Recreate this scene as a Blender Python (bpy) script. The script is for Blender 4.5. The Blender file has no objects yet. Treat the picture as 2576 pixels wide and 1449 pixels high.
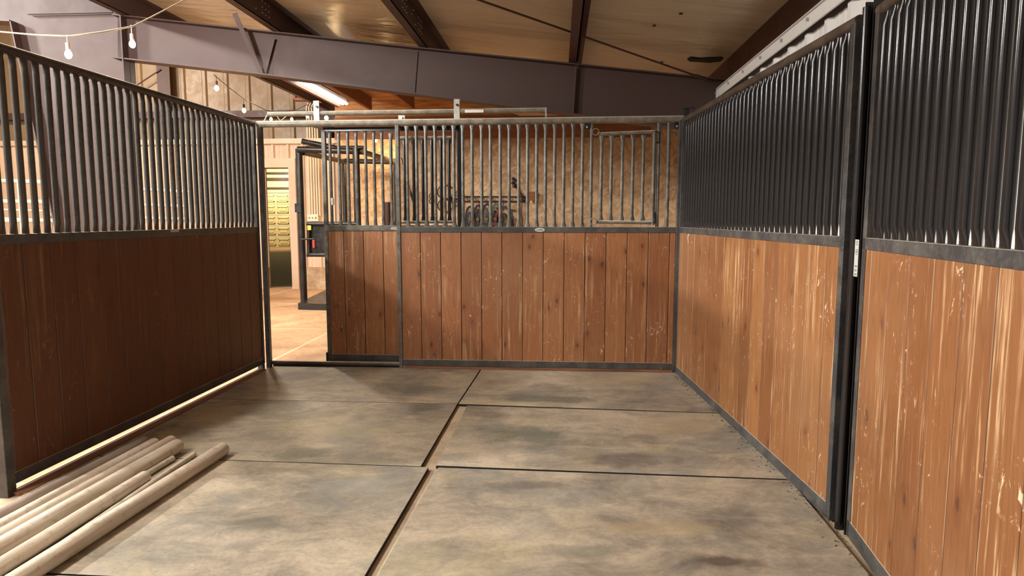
import bpy, math, random
from mathutils import Vector, Matrix
random.seed(7)
S = bpy.context.scene
C = S.collection
# ---------------------------------------------------------------- camera
F = 1650.0; CX, CY = 1288.0, 724.5; H = 1.42
TH = math.atan((CY - 547.0) / F); CT, ST = math.cos(TH), math.sin(TH)
cd = bpy.data.cameras.new('camera'); cam = bpy.data.objects.new('camera', cd); C.objects.link(cam)
cam.location = (0, 0, H); cam.rotation_euler = (math.pi / 2 - TH, 0, 0)
cd.sensor_width = 36; cd.lens = F / 2576 * 36; cd.clip_start = 0.02; cd.clip_end = 200
S.camera = cam
S.view_settings.view_transform = 'Standard'; S.view_settings.look = 'None'
S.view_settings.gamma = 1; S.view_settings.use_curve_mapping = False
S.view_settings.exposure = 0.42
# ---------------------------------------------------------------- world and lamps
W = bpy.data.worlds.new('world'); S.world = W; W.use_nodes = True
W.node_tree.nodes['Background'].inputs[0].default_value = (1.0, 0.92, 0.82, 1)
W.node_tree.nodes['Background'].inputs[1].default_value = 0.30
def lamp(name, loc, power, size, col, target=None, kind='AREA', spot=None):
    l = bpy.data.lights.new(name, kind); o = bpy.data.objects.new(name, l); C.objects.link(o)
    l.energy = power; l.color = col
    if kind == 'AREA':
        l.shape = 'DISK'; l.size = size
    else:
        l.shadow_soft_size = size
    o.location = loc
    if target: o.rotation_euler = (Vector(target) - Vector(loc)).to_track_quat('-Z', 'Y').to_euler()
    return o
lamp('lean_to_lamp_light', (-3.35, 3.7, 3.28), 230, 0.13, (1.0, 0.965, 0.92), None, 'POINT')
lamp('lean_to_lamp_light', (-3.55, 1.3, 3.20), 230, 0.13, (1.0, 0.965, 0.92), None, 'POINT')
lamp('arena_lamp_light', (-9.6, 1.6, 5.1), 850, 0.5, (1.0, 0.965, 0.91), (0.5, 4.4, 0.8))
lamp('arena_lamp_light', (-9.2, 4.9, 5.1), 560, 0.5, (1.0, 0.965, 0.91), (0.3, 5.4, 0.3))
lamp('lean_to_lamp_light', (-3.45, 8.6, 3.20), 105, 0.30, (1.0, 0.90, 0.76), (-3.4, 8.7, 0.0))
lamp('arena_lamp_light', (-8.6, 10.2, 4.9), 290, 0.42, (1.0, 0.84, 0.68), (-7.6, 12.8, 0.7))
lamp('strand_board_fill_light', (-1.9, 11.6, 2.65), 55, 0.4, (1.0, 0.66, 0.34), (-2.2, 12.9, 1.7))  # hidden warm light added to brighten the far strand board, no fixture
lamp('far_room_fill_light', (-10.9, 29.0, 3.5), 120, 0.4, (1.0, 0.88, 0.55), (-11.1, 31.2, 1.9))  # unseen light added to brighten the overhead door

# ---------------------------------------------------------------- picture-to-place helpers
def ray(px, py):
    u = (px - CX) / F; v = (CY - py) / F
    return Vector((u, CT + v * ST, -ST + v * CT))
def gp(px, py, z=0.0):
    r = ray(px, py); t = (z - H) / r.z
    return Vector((0, 0, H)) + r * t
def atY(px, py, Y):
    r = ray(px, py); return Vector((0, 0, H)) + r * (Y / r.y)
def online(px, py, A, B):
    r = ray(px, py); d = Vector((B[0] - A[0], B[1] - A[1])); n = Vector((-d.y, d.x))
    t = (n.x * A[0] + n.y * A[1]) / (n.x * r.x + n.y * r.y)
    p = Vector((0, 0, H)) + r * t
    return p, ((p.x - A[0]) * d.x + (p.y - A[1]) * d.y) / d.length
def col(r, g, b):
    def f(c):
        c /= 255.0
        return c / 12.92 if c <= 0.04045 else ((c + 0.055) / 1.055) ** 2.4
    return (f(r), f(g), f(b), 1)

# ---------------------------------------------------------------- materials
class NT:
    def __init__(s, name, rough=0.6, metal=0.0):
        s.m = bpy.data.materials.new(name); s.m.use_nodes = True
        s.t = s.m.node_tree; s.b = s.t.nodes['Principled BSDF']
        s.b.inputs['Roughness'].default_value = rough; s.b.inputs['Metallic'].default_value = metal
        s.tc = s.n('ShaderNodeTexCoord')
    def n(s, k, **kw):
        q = s.t.nodes.new(k)
        for a, v in kw.items(): setattr(q, a, v)
        return q
    def l(s, a, b): s.t.links.new(a, b)
    def mapping(s, scale=(1, 1, 1), loc=(0, 0, 0), src=None, rnd=False, rot=(0, 0, 0)):
        m = s.n('ShaderNodeMapping'); m.inputs['Scale'].default_value = scale
        m.inputs['Location'].default_value = loc; m.inputs['Rotation'].default_value = rot
        src = src or s.tc.outputs['Object']
        if rnd:
            oi = s.n('ShaderNodeObjectInfo'); mu = s.n('ShaderNodeMath', operation='MULTIPLY'); mu.inputs[1].default_value = 37.0
            s.l(oi.outputs['Random'], mu.inputs[0]); ad = s.n('ShaderNodeVectorMath', operation='ADD')
            s.l(src, ad.inputs[0]); s.l(mu.outputs[0], ad.inputs[1]); src = ad.outputs[0]
        s.l(src, m.inputs['Vector']); return m.outputs[0]
    def noise(s, vec, scale=5, detail=4, rough=0.55, dist=0.0):
        q = s.n('ShaderNodeTexNoise'); q.inputs['Scale'].default_value = scale
        q.inputs['Detail'].default_value = detail; q.inputs['Roughness'].default_value = rough
        q.inputs['Distortion'].default_value = dist; s.l(vec, q.inputs['Vector']); return q.outputs['Fac']
    def ramp(s, fac, stops):
        q = s.n('ShaderNodeValToRGB'); e = q.color_ramp.elements
        while len(e) < len(stops): e.new(0.5)
        for i, (p, c) in enumerate(stops):
            e[i].position = p; e[i].color = c if len(c) == 4 else (*c, 1)
        s.l(fac, q.inputs[0]); return q.outputs[0]
    def mix(s, fac, a, b, mode='MIX'):
        q = s.n('ShaderNodeMix', data_type='RGBA', blend_type=mode)
        if isinstance(fac, (int, float)): q.inputs[0].default_value = fac
        else: s.l(fac, q.inputs[0])
        for i, v in ((6, a), (7, b)):
            if isinstance(v, tuple): q.inputs[i].default_value = v
            else: s.l(v, q.inputs[i])
        return q.outputs[2]
    def math(s, op, a, b=None):
        q = s.n('ShaderNodeMath', operation=op)
        for i, v in enumerate((a, b)):
            if v is None: continue
            if isinstance(v, (int, float)): q.inputs[i].default_value = v
            else: s.l(v, q.inputs[i])
        return q.outputs[0]
    def color(s, c):
        if isinstance(c, tuple): s.b.inputs['Base Color'].default_value = c
        else: s.l(c, s.b.inputs['Base Color'])
    def rough(s, r): s.l(r, s.b.inputs['Roughness'])
    def bump(s, h, strength=0.3, dist=0.01):
        q = s.n('ShaderNodeBump'); q.inputs['Strength'].default_value = strength; q.inputs['Distance'].default_value = dist
        s.l(h, q.inputs['Height']); s.l(q.outputs[0], s.b.inputs['Normal'])

def BW(a, b): return [(a, (0, 0, 0, 1)), (b, (1, 1, 1, 1))]
PL = 0.187   # board width
def wood_mat(name, c1, c2, c3, wear):
    k = NT(name, 0.55)
    v0 = k.mapping(rnd=True)
    sp = k.n('ShaderNodeSeparateXYZ'); k.l(k.tc.outputs['Object'], sp.inputs[0])
    bid = k.math('FLOOR', k.math('DIVIDE', sp.outputs[0], PL))
    wn = k.n('ShaderNodeTexWhiteNoise', noise_dimensions='2D'); cb = k.n('ShaderNodeCombineXYZ')
    oi = k.n('ShaderNodeObjectInfo'); k.l(bid, cb.inputs[0]); k.l(oi.outputs['Random'], cb.inputs[1]); k.l(cb.outputs[0], wn.inputs['Vector'])
    # offset every board along its grain
    off = k.n('ShaderNodeCombineXYZ'); k.l(k.math('MULTIPLY', wn.outputs['Value'], 9.0), off.inputs[2]); k.l(k.math('MULTIPLY', bid, 3.7), off.inputs[1])
    ad = k.n('ShaderNodeVectorMath', operation='ADD'); k.l(k.tc.outputs['Object'], ad.inputs[0]); k.l(off.outputs[0], ad.inputs[1])
    vb = ad.outputs[0]
    # cathedral grain: bands of a distorted, stretched field
    g = k.noise(k.mapping((7.5, 1, 0.75), src=vb), 1.0, 2, 0.5, 0.6)
    bands = k.math('SINE', k.math('MULTIPLY', g, 95.0))
    bandf = k.ramp(bands, [(0.30, (0, 0, 0, 1)), (0.95, (1, 1, 1, 1))])
    fine = k.noise(k.mapping((90, 10, 2.2), src=vb), 1.0, 4, 0.6)
    base = k.ramp(wn.outputs['Value'], [(0.0, c1), (0.5, c2), (1.0, c3)])
    c = k.mix(k.math('MULTIPLY', bandf, 0.20), base, (c1[0] * .45, c1[1] * .35, c1[2] * .3, 1))
    c = k.mix(k.math('MULTIPLY', k.ramp(fine, BW(0.45, 0.75)), 0.28), c, (c1[0] * .5, c1[1] * .42, c1[2] * .35, 1))
    # knots
    vo = k.n('ShaderNodeTexVoronoi', voronoi_dimensions='2D'); vo.inputs['Scale'].default_value = 1.0; vo.inputs['Randomness'].default_value = 1.0
    sb = k.n('ShaderNodeSeparateXYZ'); k.l(k.mapping((5.6, 1, 3.0), src=vb), sb.inputs[0]); c2d = k.n('ShaderNodeCombineXYZ'); k.l(sb.outputs[0], c2d.inputs[0]); k.l(sb.outputs[2], c2d.inputs[1]); k.l(c2d.outputs[0], vo.inputs['Vector'])
    wn2 = k.n('ShaderNodeTexWhiteNoise', noise_dimensions='3D'); k.l(vo.outputs['Position'], wn2.inputs['Vector'])
    has = k.math('GREATER_THAN', wn2.outputs['Value'], 0.70)
    d = k.math('ADD', vo.outputs['Distance'], k.math('MULTIPLY', k.noise(k.mapping((30, 30, 20), src=vb), 1, 2), 0.10))
    kn = k.math('MULTIPLY', k.ramp(d, [(0.09, (1, 1, 1, 1)), (0.15, (0, 0, 0, 1))]), has)
    ring = k.math('MULTIPLY', k.ramp(d, [(0.11, (0, 0, 0, 1)), (0.16, (1, 1, 1, 1)), (0.30, (0, 0, 0, 1))]), has)
    c = k.mix(k.math('MULTIPLY', ring, 0.35), c, (c2[0] * .55, c2[1] * .4, c2[2] * .3, 1))
    c = k.mix(k.math('MULTIPLY', kn, 0.8), c, col(70, 36, 22))
    # pale rub marks, scratches and bare streaks
    s1 = k.ramp(k.noise(k.mapping((34, 8, 1.3), src=vb), 1.0, 5, 0.7), BW(0.54, 0.66))
    s2 = k.ramp(k.noise(v0, 1.7, 3, 0.6), BW(0.42, 0.62))
    c = k.mix(k.math('MULTIPLY', k.math('MULTIPLY', s1, s2), wear), c, col(204, 168, 126))
    s3 = k.ramp(k.noise(k.mapping((60, 60, 26), rot=(0, 0.5, 0), src=v0), 0.45, 6, 0.75, 1.5), BW(0.60, 0.65))
    s4 = k.ramp(k.noise(v0, 2.6, 2, 0.5), BW(0.48, 0.60))
    c = k.mix(k.math('MULTIPLY', k.math('MULTIPLY', s3, s4), min(1, wear * 1.1)), c, col(226, 196, 160))
    haze = k.ramp(k.noise(v0, 1.1, 4, 0.65), BW(0.45, 0.75))
    c = k.mix(k.math('MULTIPLY', haze, wear * 0.34), c, col(156, 122, 92))
    fr = k.math('FRACT', k.math('DIVIDE', sp.outputs[0], PL)); ed = k.math('MINIMUM', fr, k.math('SUBTRACT', 1.0, fr))
    gm = k.ramp(ed, [(0.0, (1, 1, 1, 1)), (0.012, (1, 1, 1, 1)), (0.019, (0, 0, 0, 1))])
    pe = k.math('MULTIPLY', k.ramp(ed, [(0.018, (0, 0, 0, 1)), (0.024, (1, 1, 1, 1)), (0.034, (0, 0, 0, 1))]), k.ramp(k.noise(k.mapping((12, 1, 1.5), src=vb), 1.0, 3), BW(0.48, 0.60)))
    c = k.mix(k.math('MULTIPLY', pe, wear * 0.6), c, col(216, 182, 146))
    c = k.mix(k.math('MULTIPLY', gm, 0.85), c, col(44, 24, 16))
    k.color(c); k.bump(k.math('ADD', fine, k.math('MULTIPLY', bandf, 0.4)), 0.25, 0.002)
    return k.m
M = {}
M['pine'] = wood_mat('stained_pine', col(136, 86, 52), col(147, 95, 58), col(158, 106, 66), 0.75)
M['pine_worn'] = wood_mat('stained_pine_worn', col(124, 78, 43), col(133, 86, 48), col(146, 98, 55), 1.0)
M['pine_dark'] = wood_mat('stained_pine_smooth_shaded', col(88, 50, 27), col(92, 53, 29), col(98, 57, 31), 0.15)  # smoother boards; the left partition's shade is painted into this darker brown

def metal_mat(name, base, dust, rough=0.34, dustf=0.5, sc=9, metal=0.0, spec=0.5, top=None):
    k = NT(name, rough, metal); v = k.mapping(rnd=True)
    n1 = k.noise(v, sc, 5, 0.65); n2 = k.noise(v, sc * 9, 3, 0.6)
    f = k.ramp(k.math('ADD', k.math('MULTIPLY', n1, 0.7), k.math('MULTIPLY', n2, 0.3)), BW(0.42, 0.66))
    c = k.mix(k.math('MULTIPLY', f, dustf), base, dust); rg = k.math('ADD', rough, k.math('MULTIPLY', f, 0.4 * dustf))
    if top:                                              # upward faces go pale: settled dust plus painted-in lamplight
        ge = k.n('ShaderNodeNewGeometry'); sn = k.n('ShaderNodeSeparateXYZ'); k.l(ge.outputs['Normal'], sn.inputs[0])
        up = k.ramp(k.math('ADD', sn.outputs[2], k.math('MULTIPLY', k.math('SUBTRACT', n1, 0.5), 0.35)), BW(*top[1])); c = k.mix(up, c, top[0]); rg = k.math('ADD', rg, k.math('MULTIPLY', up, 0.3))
    k.color(c); k.rough(rg)
    k.b.inputs['Specular IOR Level'].default_value = spec
    return k.m
M['bar'] = metal_mat('charcoal_painted_steel', col(34, 31, 31), col(54, 51, 48), 0.20, 0.06, 2)
M['bar_mid'] = metal_mat('lit_painted_steel', col(62, 60, 58), col(100, 96, 90), 0.26, 0.25, 3)  # light caught by the left bars is painted into this paler grey
M['bar_dusty'] = metal_mat('dusty_painted_steel', col(74, 74, 70), col(150, 142, 128), 0.32, 0.6, 12)
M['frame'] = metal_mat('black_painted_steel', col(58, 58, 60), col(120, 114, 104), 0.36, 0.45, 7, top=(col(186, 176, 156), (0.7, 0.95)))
M['rail'] = metal_mat('dusty_tube_lit_top', col(104, 97, 86), col(160, 150, 132), 0.36, 0.7, 14, top=(col(204, 196, 178), (0.35, 0.9)))
M['rail_side'] = metal_mat('dark_tube_lit_top', col(52, 46, 46), col(84, 76, 72), 0.25, 0.3, 8, top=(col(220, 214, 204), (0.72, 0.97)))  # bright top line is painted lamplight, the dark side painted shade
M['rail_dark'] = metal_mat('brown_dusty_tube', col(72, 62, 56), col(112, 98, 84), 0.42, 0.7, 12)
M['black'] = metal_mat('black_steel', col(22, 20, 20), col(50, 44, 40), 0.30, 0.4)
M['galv'] = metal_mat('galvanised_plate', col(190, 190, 182), col(140, 136, 124), 0.4, 0.6, 30, 0.3)
M['brown_steel'] = metal_mat('brown_primer_steel', col(70, 49, 44), col(79, 58, 52), 0.58, 0.2, 1.4)
M['brown_dark'] = metal_mat('dark_red_primer', col(66, 38, 30), col(80, 48, 37), 0.5, 0.5, 2.0)
M['white_pipe'] = metal_mat('pale_pipe', col(206, 198, 184), col(160, 146, 128), 0.4, 0.7, 14)
M['white_metal'] = metal_mat('white_sheet_metal', col(246, 246, 244), col(232, 231, 226), 0.38, 0.4, 1.5)
M['cream_metal'] = metal_mat('cream_sheet_metal', col(200, 172, 146), col(184, 154, 126), 0.45, 0.5, 1.3)
M['cream_upper'] = metal_mat('shaded_sheet_metal', col(134, 109, 78), col(120, 96, 68), 0.45, 0.5, 1.3)  # darker copy of the cream sheet, weak light up high painted in
M['conduit'] = metal_mat('painted_conduit', col(214, 196, 168), col(186, 160, 130), 0.4, 0.4, 10)

# rubber mats
def mat_material(stains):
    k = NT('rubber_mat', 0.62); v = k.mapping(rnd=True)
    a = k.noise(v, 1.3, 6, 0.62, 0.9); b = k.noise(k.mapping((1, 1.8, 1), rnd=True), 4.2, 7, 0.75, 0.6); c_ = k.noise(v, 48, 4, 0.65)
    g1 = k.noise(k.mapping(loc=(3, 7, 1), rnd=True), 2.1, 5, 0.6, 0.5)
    cc = k.ramp(k.math('ADD', k.math('MULTIPLY', a, 0.55), k.math('MULTIPLY', b, 0.45)),
                [(0.34, col(100, 94, 86)), (0.44, col(136, 127, 113)), (0.52, col(164, 152, 133)), (0.62, col(188, 174, 152))])
    cc = k.mix(k.math('MULTIPLY', k.ramp(g1, BW(0.50, 0.64)), 0.45), cc, col(128, 130, 124))
    cc = k.mix(k.math('MULTIPLY', k.ramp(k.noise(k.mapping(loc=(5, 3, 1), rnd=True), 1.9, 4), BW(0.55, 0.68)), 0.42), cc, col(176, 164, 124))
    cc = k.mix(k.math('MULTIPLY', k.ramp(c_, BW(0.42, 0.70)), 0.25), cc, col(84, 76, 68))
    ge = k.n('ShaderNodeNewGeometry')
    for (px, py, rx, ry, cl, stg) in stains:
        p = gp(px, py)
        m = k.n('ShaderNodeMapping'); m.inputs['Scale'].default_value = (1 / rx, 1 / ry, 1); m.inputs['Location'].default_value = (-p.x / rx, -p.y / ry, 0)
        k.l(ge.outputs['Position'], m.inputs['Vector'])
        ln = k.n('ShaderNodeVectorMath', operation='LENGTH'); k.l(m.outputs[0], ln.inputs[0])
        d = k.math('ADD', ln.outputs['Value'], k.math('MULTIPLY', k.math('SUBTRACT', k.noise(v, 5, 6, 0.7), 0.5), 2.2))
        cc = k.mix(k.math('MULTIPLY', k.ramp(d, [(0.45, (1, 1, 1, 1)), (1.0, (0, 0, 0, 1))]), stg), cc, cl)
    fl = k.ramp(k.noise(v, 60, 2), BW(0.735, 0.76)); cc = k.mix(k.math('MULTIPLY', fl, 0.7), cc, col(206, 190, 162))
    k.color(cc); k.bump(k.math('ADD', k.math('MULTIPLY', c_, 0.5), b), 0.3, 0.004); return k.m
k = NT('rubber_cut_edge', 0.8); k.color(col(26, 24, 22)); M['mat_edge'] = k.m
# concrete
def concrete(name, c1, c2, joints):
    k = NT(name, 0.7); v = k.mapping()
    a = k.noise(v, 0.8, 6, 0.65, 0.5); b = k.noise(v, 14, 5, 0.7)
    c = k.ramp(k.math('ADD', k.math('MULTIPLY', a, 0.7), k.math('MULTIPLY', b, 0.3)), [(0.38, c1), (0.60, c2)])
    if joints:
        sp = k.n('ShaderNodeSeparateXYZ'); k.l(k.mapping(rot=(0, 0, 0.07)), sp.inputs[0])
        for o_, per, offs in ((0, 2.45, 0.4), (1, 2.45, 1.72)):
            fr = k.math('FRACT', k.math('DIVIDE', k.math('ADD', sp.outputs[o_], offs), per))
            ln = k.ramp(fr, [(0.0, (1, 1, 1, 1)), (0.008, (1, 1, 1, 1)), (0.012, (0, 0, 0, 1))])
            c = k.mix(k.math('MULTIPLY', ln, 0.55), c, col(238, 214, 180))
    k.color(c); k.bump(b, 0.15, 0.004); return k.m
M['slab'] = concrete('sealed_concrete', col(150, 112, 78), col(196, 160, 122), True)
M['kerb'] = concrete('stained_concrete_kerb', col(140, 112, 84), col(206, 178, 144), False)
# OSB
k = NT('oriented_strand_board', 0.6)
lay = []
for i, (rt, sc, dx) in enumerate(((0.5, 1, 0.3), (2.0, 1, 5.1), (-0.9, 1, 9.2), (1.3, 1, 14.0))):
    vo = k.n('ShaderNodeTexVoronoi'); vo.inputs['Scale'].default_value = sc
    k.l(k.mapping((8, 1, 24), src=k.mapping(rot=(0, rt, 0), loc=(dx, 0, dx))), vo.inputs['Vector']); lay.append(vo)
sel = k.n('ShaderNodeTexVoronoi'); sel.inputs['Scale'].default_value = 7; k.l(k.mapping(), sel.inputs['Vector'])
st_ = [(0.1, col(168, 134, 98)), (0.5, col(186, 154, 118)), (0.9, col(206, 176, 140))]
ca = k.mix(k.ramp(sel.outputs['Color'], BW(0.45, 0.5)), k.ramp(lay[0].outputs['Color'], st_), k.ramp(lay[1].outputs['Color'], st_))
cb_ = k.mix(k.ramp(sel.outputs['Color'], BW(0.40, 0.45)), k.ramp(lay[2].outputs['Color'], st_), k.ramp(lay[3].outputs['Color'], st_))
c = k.mix(k.ramp(k.noise(k.mapping(), 5, 3), BW(0.48, 0.52)), ca, cb_)
e = k.ramp(lay[0].outputs['Distance'], BW(0.45, 0.9)); c = k.mix(k.math('MULTIPLY', e, 0.3), c, col(118, 84, 54))
k.color(c); M['osb'] = k.m
# raw framing lumber
k = NT('framing_lumber', 0.6)
g = k.noise(k.mapping((3, 30, 30), rnd=True), 1.0, 5, 0.6, 0.4)
k.color(k.ramp(g, [(0.35, col(150, 98, 54)), (0.65, col(206, 150, 92))])); M['lumber'] = k.m
k = NT('dark_lumber', 0.6); g = k.noise(k.mapping((3, 30, 30), rnd=True), 1.0, 5, 0.6, 0.4)
k.color(k.ramp(g, [(0.35, col(116, 70, 40)), (0.65, col(142, 88, 52))])); M['lumber_dark'] = k.m
k = NT('sill_board', 0.65); g = k.noise(k.mapping((2, 40, 40), rnd=True), 1.0, 5, 0.6)
k.color(k.ramp(g, [(0.35, col(96, 62, 44)), (0.65, col(146, 98, 68))])); M['sill'] = k.m
# ceiling vinyl
k = NT('vinyl_insulation', 0.24)
n1 = k.noise(k.mapping((0.5, 1.4, 1)), 1.2, 4, 0.6, 0.5); n2 = k.noise(k.mapping((30, 3, 1)), 1.0, 3, 0.6)
k.color(k.ramp(n1, [(0.3, col(186, 172, 150)), (0.7, col(208, 196, 174))]))
k.bump(k.math('ADD', k.math('MULTIPLY', n1, 1.0), k.math('MULTIPLY', n2, 0.06)), 0.5, 0.05); M['vinyl'] = k.m
# peeled pole timber
k = NT('peeled_pole_timber', 0.6); v = k.mapping((1, 1, 1), rnd=True)
g = k.noise(k.mapping((22, 1.6, 22), rnd=True), 1.0, 5, 0.65, 0.3); sp_ = k.noise(v, 26, 4, 0.7)
c = k.ramp(g, [(0.3, col(168, 156, 140)), (0.55, col(202, 191, 174)), (0.75, col(216, 206, 190))])
c = k.mix(k.math('MULTIPLY', k.ramp(sp_, BW(0.54, 0.68)), 0.5), c, col(142, 116, 84))
sx_ = k.ramp(k.noise(v, 3.2, 2), BW(0.5, 0.7)); c = k.mix(k.math('MULTIPLY', sx_, 0.25), c, col(184, 150, 120))
k.color(c); k.bump(sp_, 0.3, 0.003); M['pole'] = k.m
k = NT('weathered_pole_timber', 0.65); g = k.noise(k.mapping((22, 1.6, 22), rnd=True), 1.0, 5, 0.65, 0.3)
c = k.ramp(g, [(0.3, col(112, 98, 88)), (0.6, col(142, 126, 114))])
ck = k.n('ShaderNodeTexChecker'); ck.inputs['Scale'].default_value = 40; k.l(k.mapping(), ck.inputs['Vector'])
k.color(k.mix(k.math('MULTIPLY', k.ramp(k.noise(k.mapping(), 2.5, 2), BW(0.6, 0.64)), 0.3), c, col(90, 78, 66))); M['pole_grey'] = k.m
# garage door
k = NT('painted_garage_door', 0.4); k.color(k.ramp(k.noise(k.mapping(), 0.9, 2), [(0.3, col(214, 196, 150)), (0.7, col(232, 216, 172))])); M['gdoor'] = k.m
def plain(name, c, rough=0.5, metal=0.0, sc=20, var=0.15):
    k = NT(name, rough, metal); n = k.noise(k.mapping(rnd=True), sc, 3)
    k.color(k.mix(k.math('MULTIPLY', n, var), c, (c[0] * .5, c[1] * .5, c[2] * .5, 1))); return k.m
M['sticker'] = plain('printed_sticker', col(186, 188, 180), 0.4)
M['ink'] = plain('faded_print', col(96, 98, 94), 0.5)
M['white'] = plain('white_label', col(235, 233, 226), 0.4)
M['yellow'] = plain('yellow_label', col(238, 206, 70), 0.4)
M['red'] = plain('red_grip', col(196, 52, 44), 0.4)
M['iron'] = plain('dark_iron', col(40, 26, 22), 0.5)
M['cord'] = plain('pale_cord', col(206, 190, 168), 0.5)
M['cord_dark'] = plain('dark_cord', col(70, 48, 34), 0.6)
M['tear'] = plain('dark_void', col(16, 13, 12), 0.9)
M['copper'] = plain('brown_pipe', col(132, 74, 46), 0.45)
M['debris'] = plain('straw_and_dirt', col(104, 86, 60), 0.9, 0, 60, 0.6)
M['bucket'] = plain('brown_plastic', col(66, 42, 30), 0.5)
for nm, cc in (('strap_black', (34, 30, 34)), ('strap_teal', (36, 60, 66)), ('strap_green', (82, 94, 82)), ('strap_maroon', (48, 30, 38)), ('strap_red', (120, 40, 48)), ('strap_grey', (62, 62, 66))):
    M[nm] = plain('nylon_' + nm, col(*cc), 0.7)
M['brass'] = plain('brass_fitting', col(200, 160, 90), 0.3, 0.8)
def emit(name, c, s):
    k = NT(name); k.b.inputs['Emission Color'].default_value = c; k.b.inputs['Emission Strength'].default_value = s
    k.color(c); return k.m
M['bulb'] = emit('glowing_bulb', (1.0, 0.66, 0.30, 1), 60)
M['bulb_dim'] = emit('pale_bulb', (1.0, 0.85, 0.6, 1), 1.6)
M['tube'] = emit('lit_tube', (0.88, 0.95, 1.0, 1), 7)
M['highbay'] = emit('lit_lens', (1, 0.95, 0.85, 1), 10)

# ---------------------------------------------------------------- mesh builder
class MB:
    def __init__(s): s.v = []; s.f = []; s.sm = []
    def add(s, vs, fs, smooth=False):
        o = len(s.v); s.v += [tuple(v) for v in vs]
        for f in fs: s.f.append(tuple(i + o for i in f)); s.sm.append(smooth)
    def box(s, a, b):
        x0, y0, z0 = a; x1, y1, z1 = b
        s.add([(x0, y0, z0), (x1, y0, z0), (x1, y1, z0), (x0, y1, z0), (x0, y0, z1), (x1, y0, z1), (x1, y1, z1), (x0, y1, z1)],
              [(0, 3, 2, 1), (4, 5, 6, 7), (0, 1, 5, 4), (1, 2, 6, 5), (2, 3, 7, 6), (3, 0, 4, 7)])
        return s
    def prism(s, pts, d):                       # planar polygon (3D points) swept along vector d
        n = len(pts); d = Vector(d); P = [Vector(p) for p in pts]
        s.add(P + [p + d for p in P], [tuple(range(n))[::-1], tuple(range(n, 2 * n))] + [(i, (i + 1) % n, n + (i + 1) % n, n + i) for i in range(n)])
        return s
    def beam(s, a, b, w, h, up=(0, 0, 1)):      # rectangular bar from a to b
        a = Vector(a); b = Vector(b); t = (b - a).normalized(); u = t.cross(Vector(up)).normalized(); v = u.cross(t)
        q = [a + u * (i * w / 2) + v * (j * h / 2) for i, j in ((-1, -1), (1, -1), (1, 1), (-1, 1))]
        return s.prism(q, b - a)
    def tube(s, pts, r, n=12, cap=True, closed=False):
        P = [Vector(p) for p in pts]; R = r if isinstance(r, (list, tuple)) else [r] * len(P)
        rings = []; up = None
        m = len(P)
        for i, p in enumerate(P):
            if closed: t = (P[(i + 1) % m] - P[i - 1]).normalized()
            else: t = (P[min(i + 1, m - 1)] - P[max(i - 1, 0)]).normalized()
            if up is None:
                up = Vector((0, 0, 1)) if abs(t.z) < 0.9 else Vector((1, 0, 0))
            u = (up - t * up.dot(t)).normalized(); w = t.cross(u); up = u
            rings.append([p + (u * math.cos(2 * math.pi * j / n) + w * math.sin(2 * math.pi * j / n)) * R[i] for j in range(n)])
        vs = [q for g in rings for q in g]; fs = []
        for i in range(m if closed else m - 1):
            k2 = (i + 1) % m
            for j in range(n): fs.append((i * n + j, i * n + (j + 1) % n, k2 * n + (j + 1) % n, k2 * n + j))
        s.add(vs, fs, True)
        if cap and not closed:
            s.add(rings[0], [tuple(range(n))[::-1]]); s.add(rings[-1], [tuple(range(n))])
        return s
    def sphere(s, c, r, sz=1.0, n=14, m=9):
        c = Vector(c); vs = []; fs = []
        for i in range(m + 1):
            a = math.pi * i / m
            for j in range(n):
                b = 2 * math.pi * j / n
                vs.append(c + Vector((math.sin(a) * math.cos(b) * r, math.sin(a) * math.sin(b) * r, math.cos(a) * r * sz)))
        for i in range(m):
            for j in range(n): fs.append((i * n + j, (i + 1) * n + j, (i + 1) * n + (j + 1) % n, i * n + (j + 1) % n))
        s.add(vs, fs, True); return s
    def build(s, name, mat, parent=None, bevel=0):
        me = bpy.data.meshes.new(name); me.from_pydata(s.v, [], s.f); me.update()
        for p, sm in zip(me.polygons, s.sm): p.use_smooth = sm
        me.materials.append(mat)
        o = bpy.data.objects.new(name, me); C.objects.link(o)
        if parent is not None: o.parent = parent
        if bevel:
            b = o.modifiers.new('bevel', 'BEVEL'); b.width = bevel; b.segments = 2; b.limit_method = 'ANGLE'; b.angle_limit = 0.6
        return o
def tag(o, label=None, cat=None, group=None, kind=None):
    if label: o['label'] = label
    if cat: o['category'] = cat
    if group: o['group'] = group
    if kind: o['kind'] = kind
    return o
def empty(name, loc=(0, 0, 0), rz=0.0, label=None, cat=None, group=None, kind=None):
    o = bpy.data.objects.new(name, None); C.objects.link(o); o.location = loc; o.rotation_euler = (0, 0, rz)
    o.empty_display_size = 0.1
    return tag(o, label, cat, group, kind)

# ---------------------------------------------------------------- the building axes
BU = Vector((0.9976, -0.0700, 0)).normalized()      # along the stall front, to the right
BV = Vector((-BU.y, BU.x, 0))                        # away from the camera
def Bw(o, s, d, z): return Vector((o[0], o[1], 0)) + BU * s + BV * d + Vector((0, 0, z))
# ---------------------------------------------------------------- setting: floors, walls, ceiling
tag(MB().box((-16, -3, -0.2), (3.2, 38, 0)).build('floor', M['slab']), 'tan sealed concrete slab with pale saw joints around and beyond the stall', 'floor', kind='structure')

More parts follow.
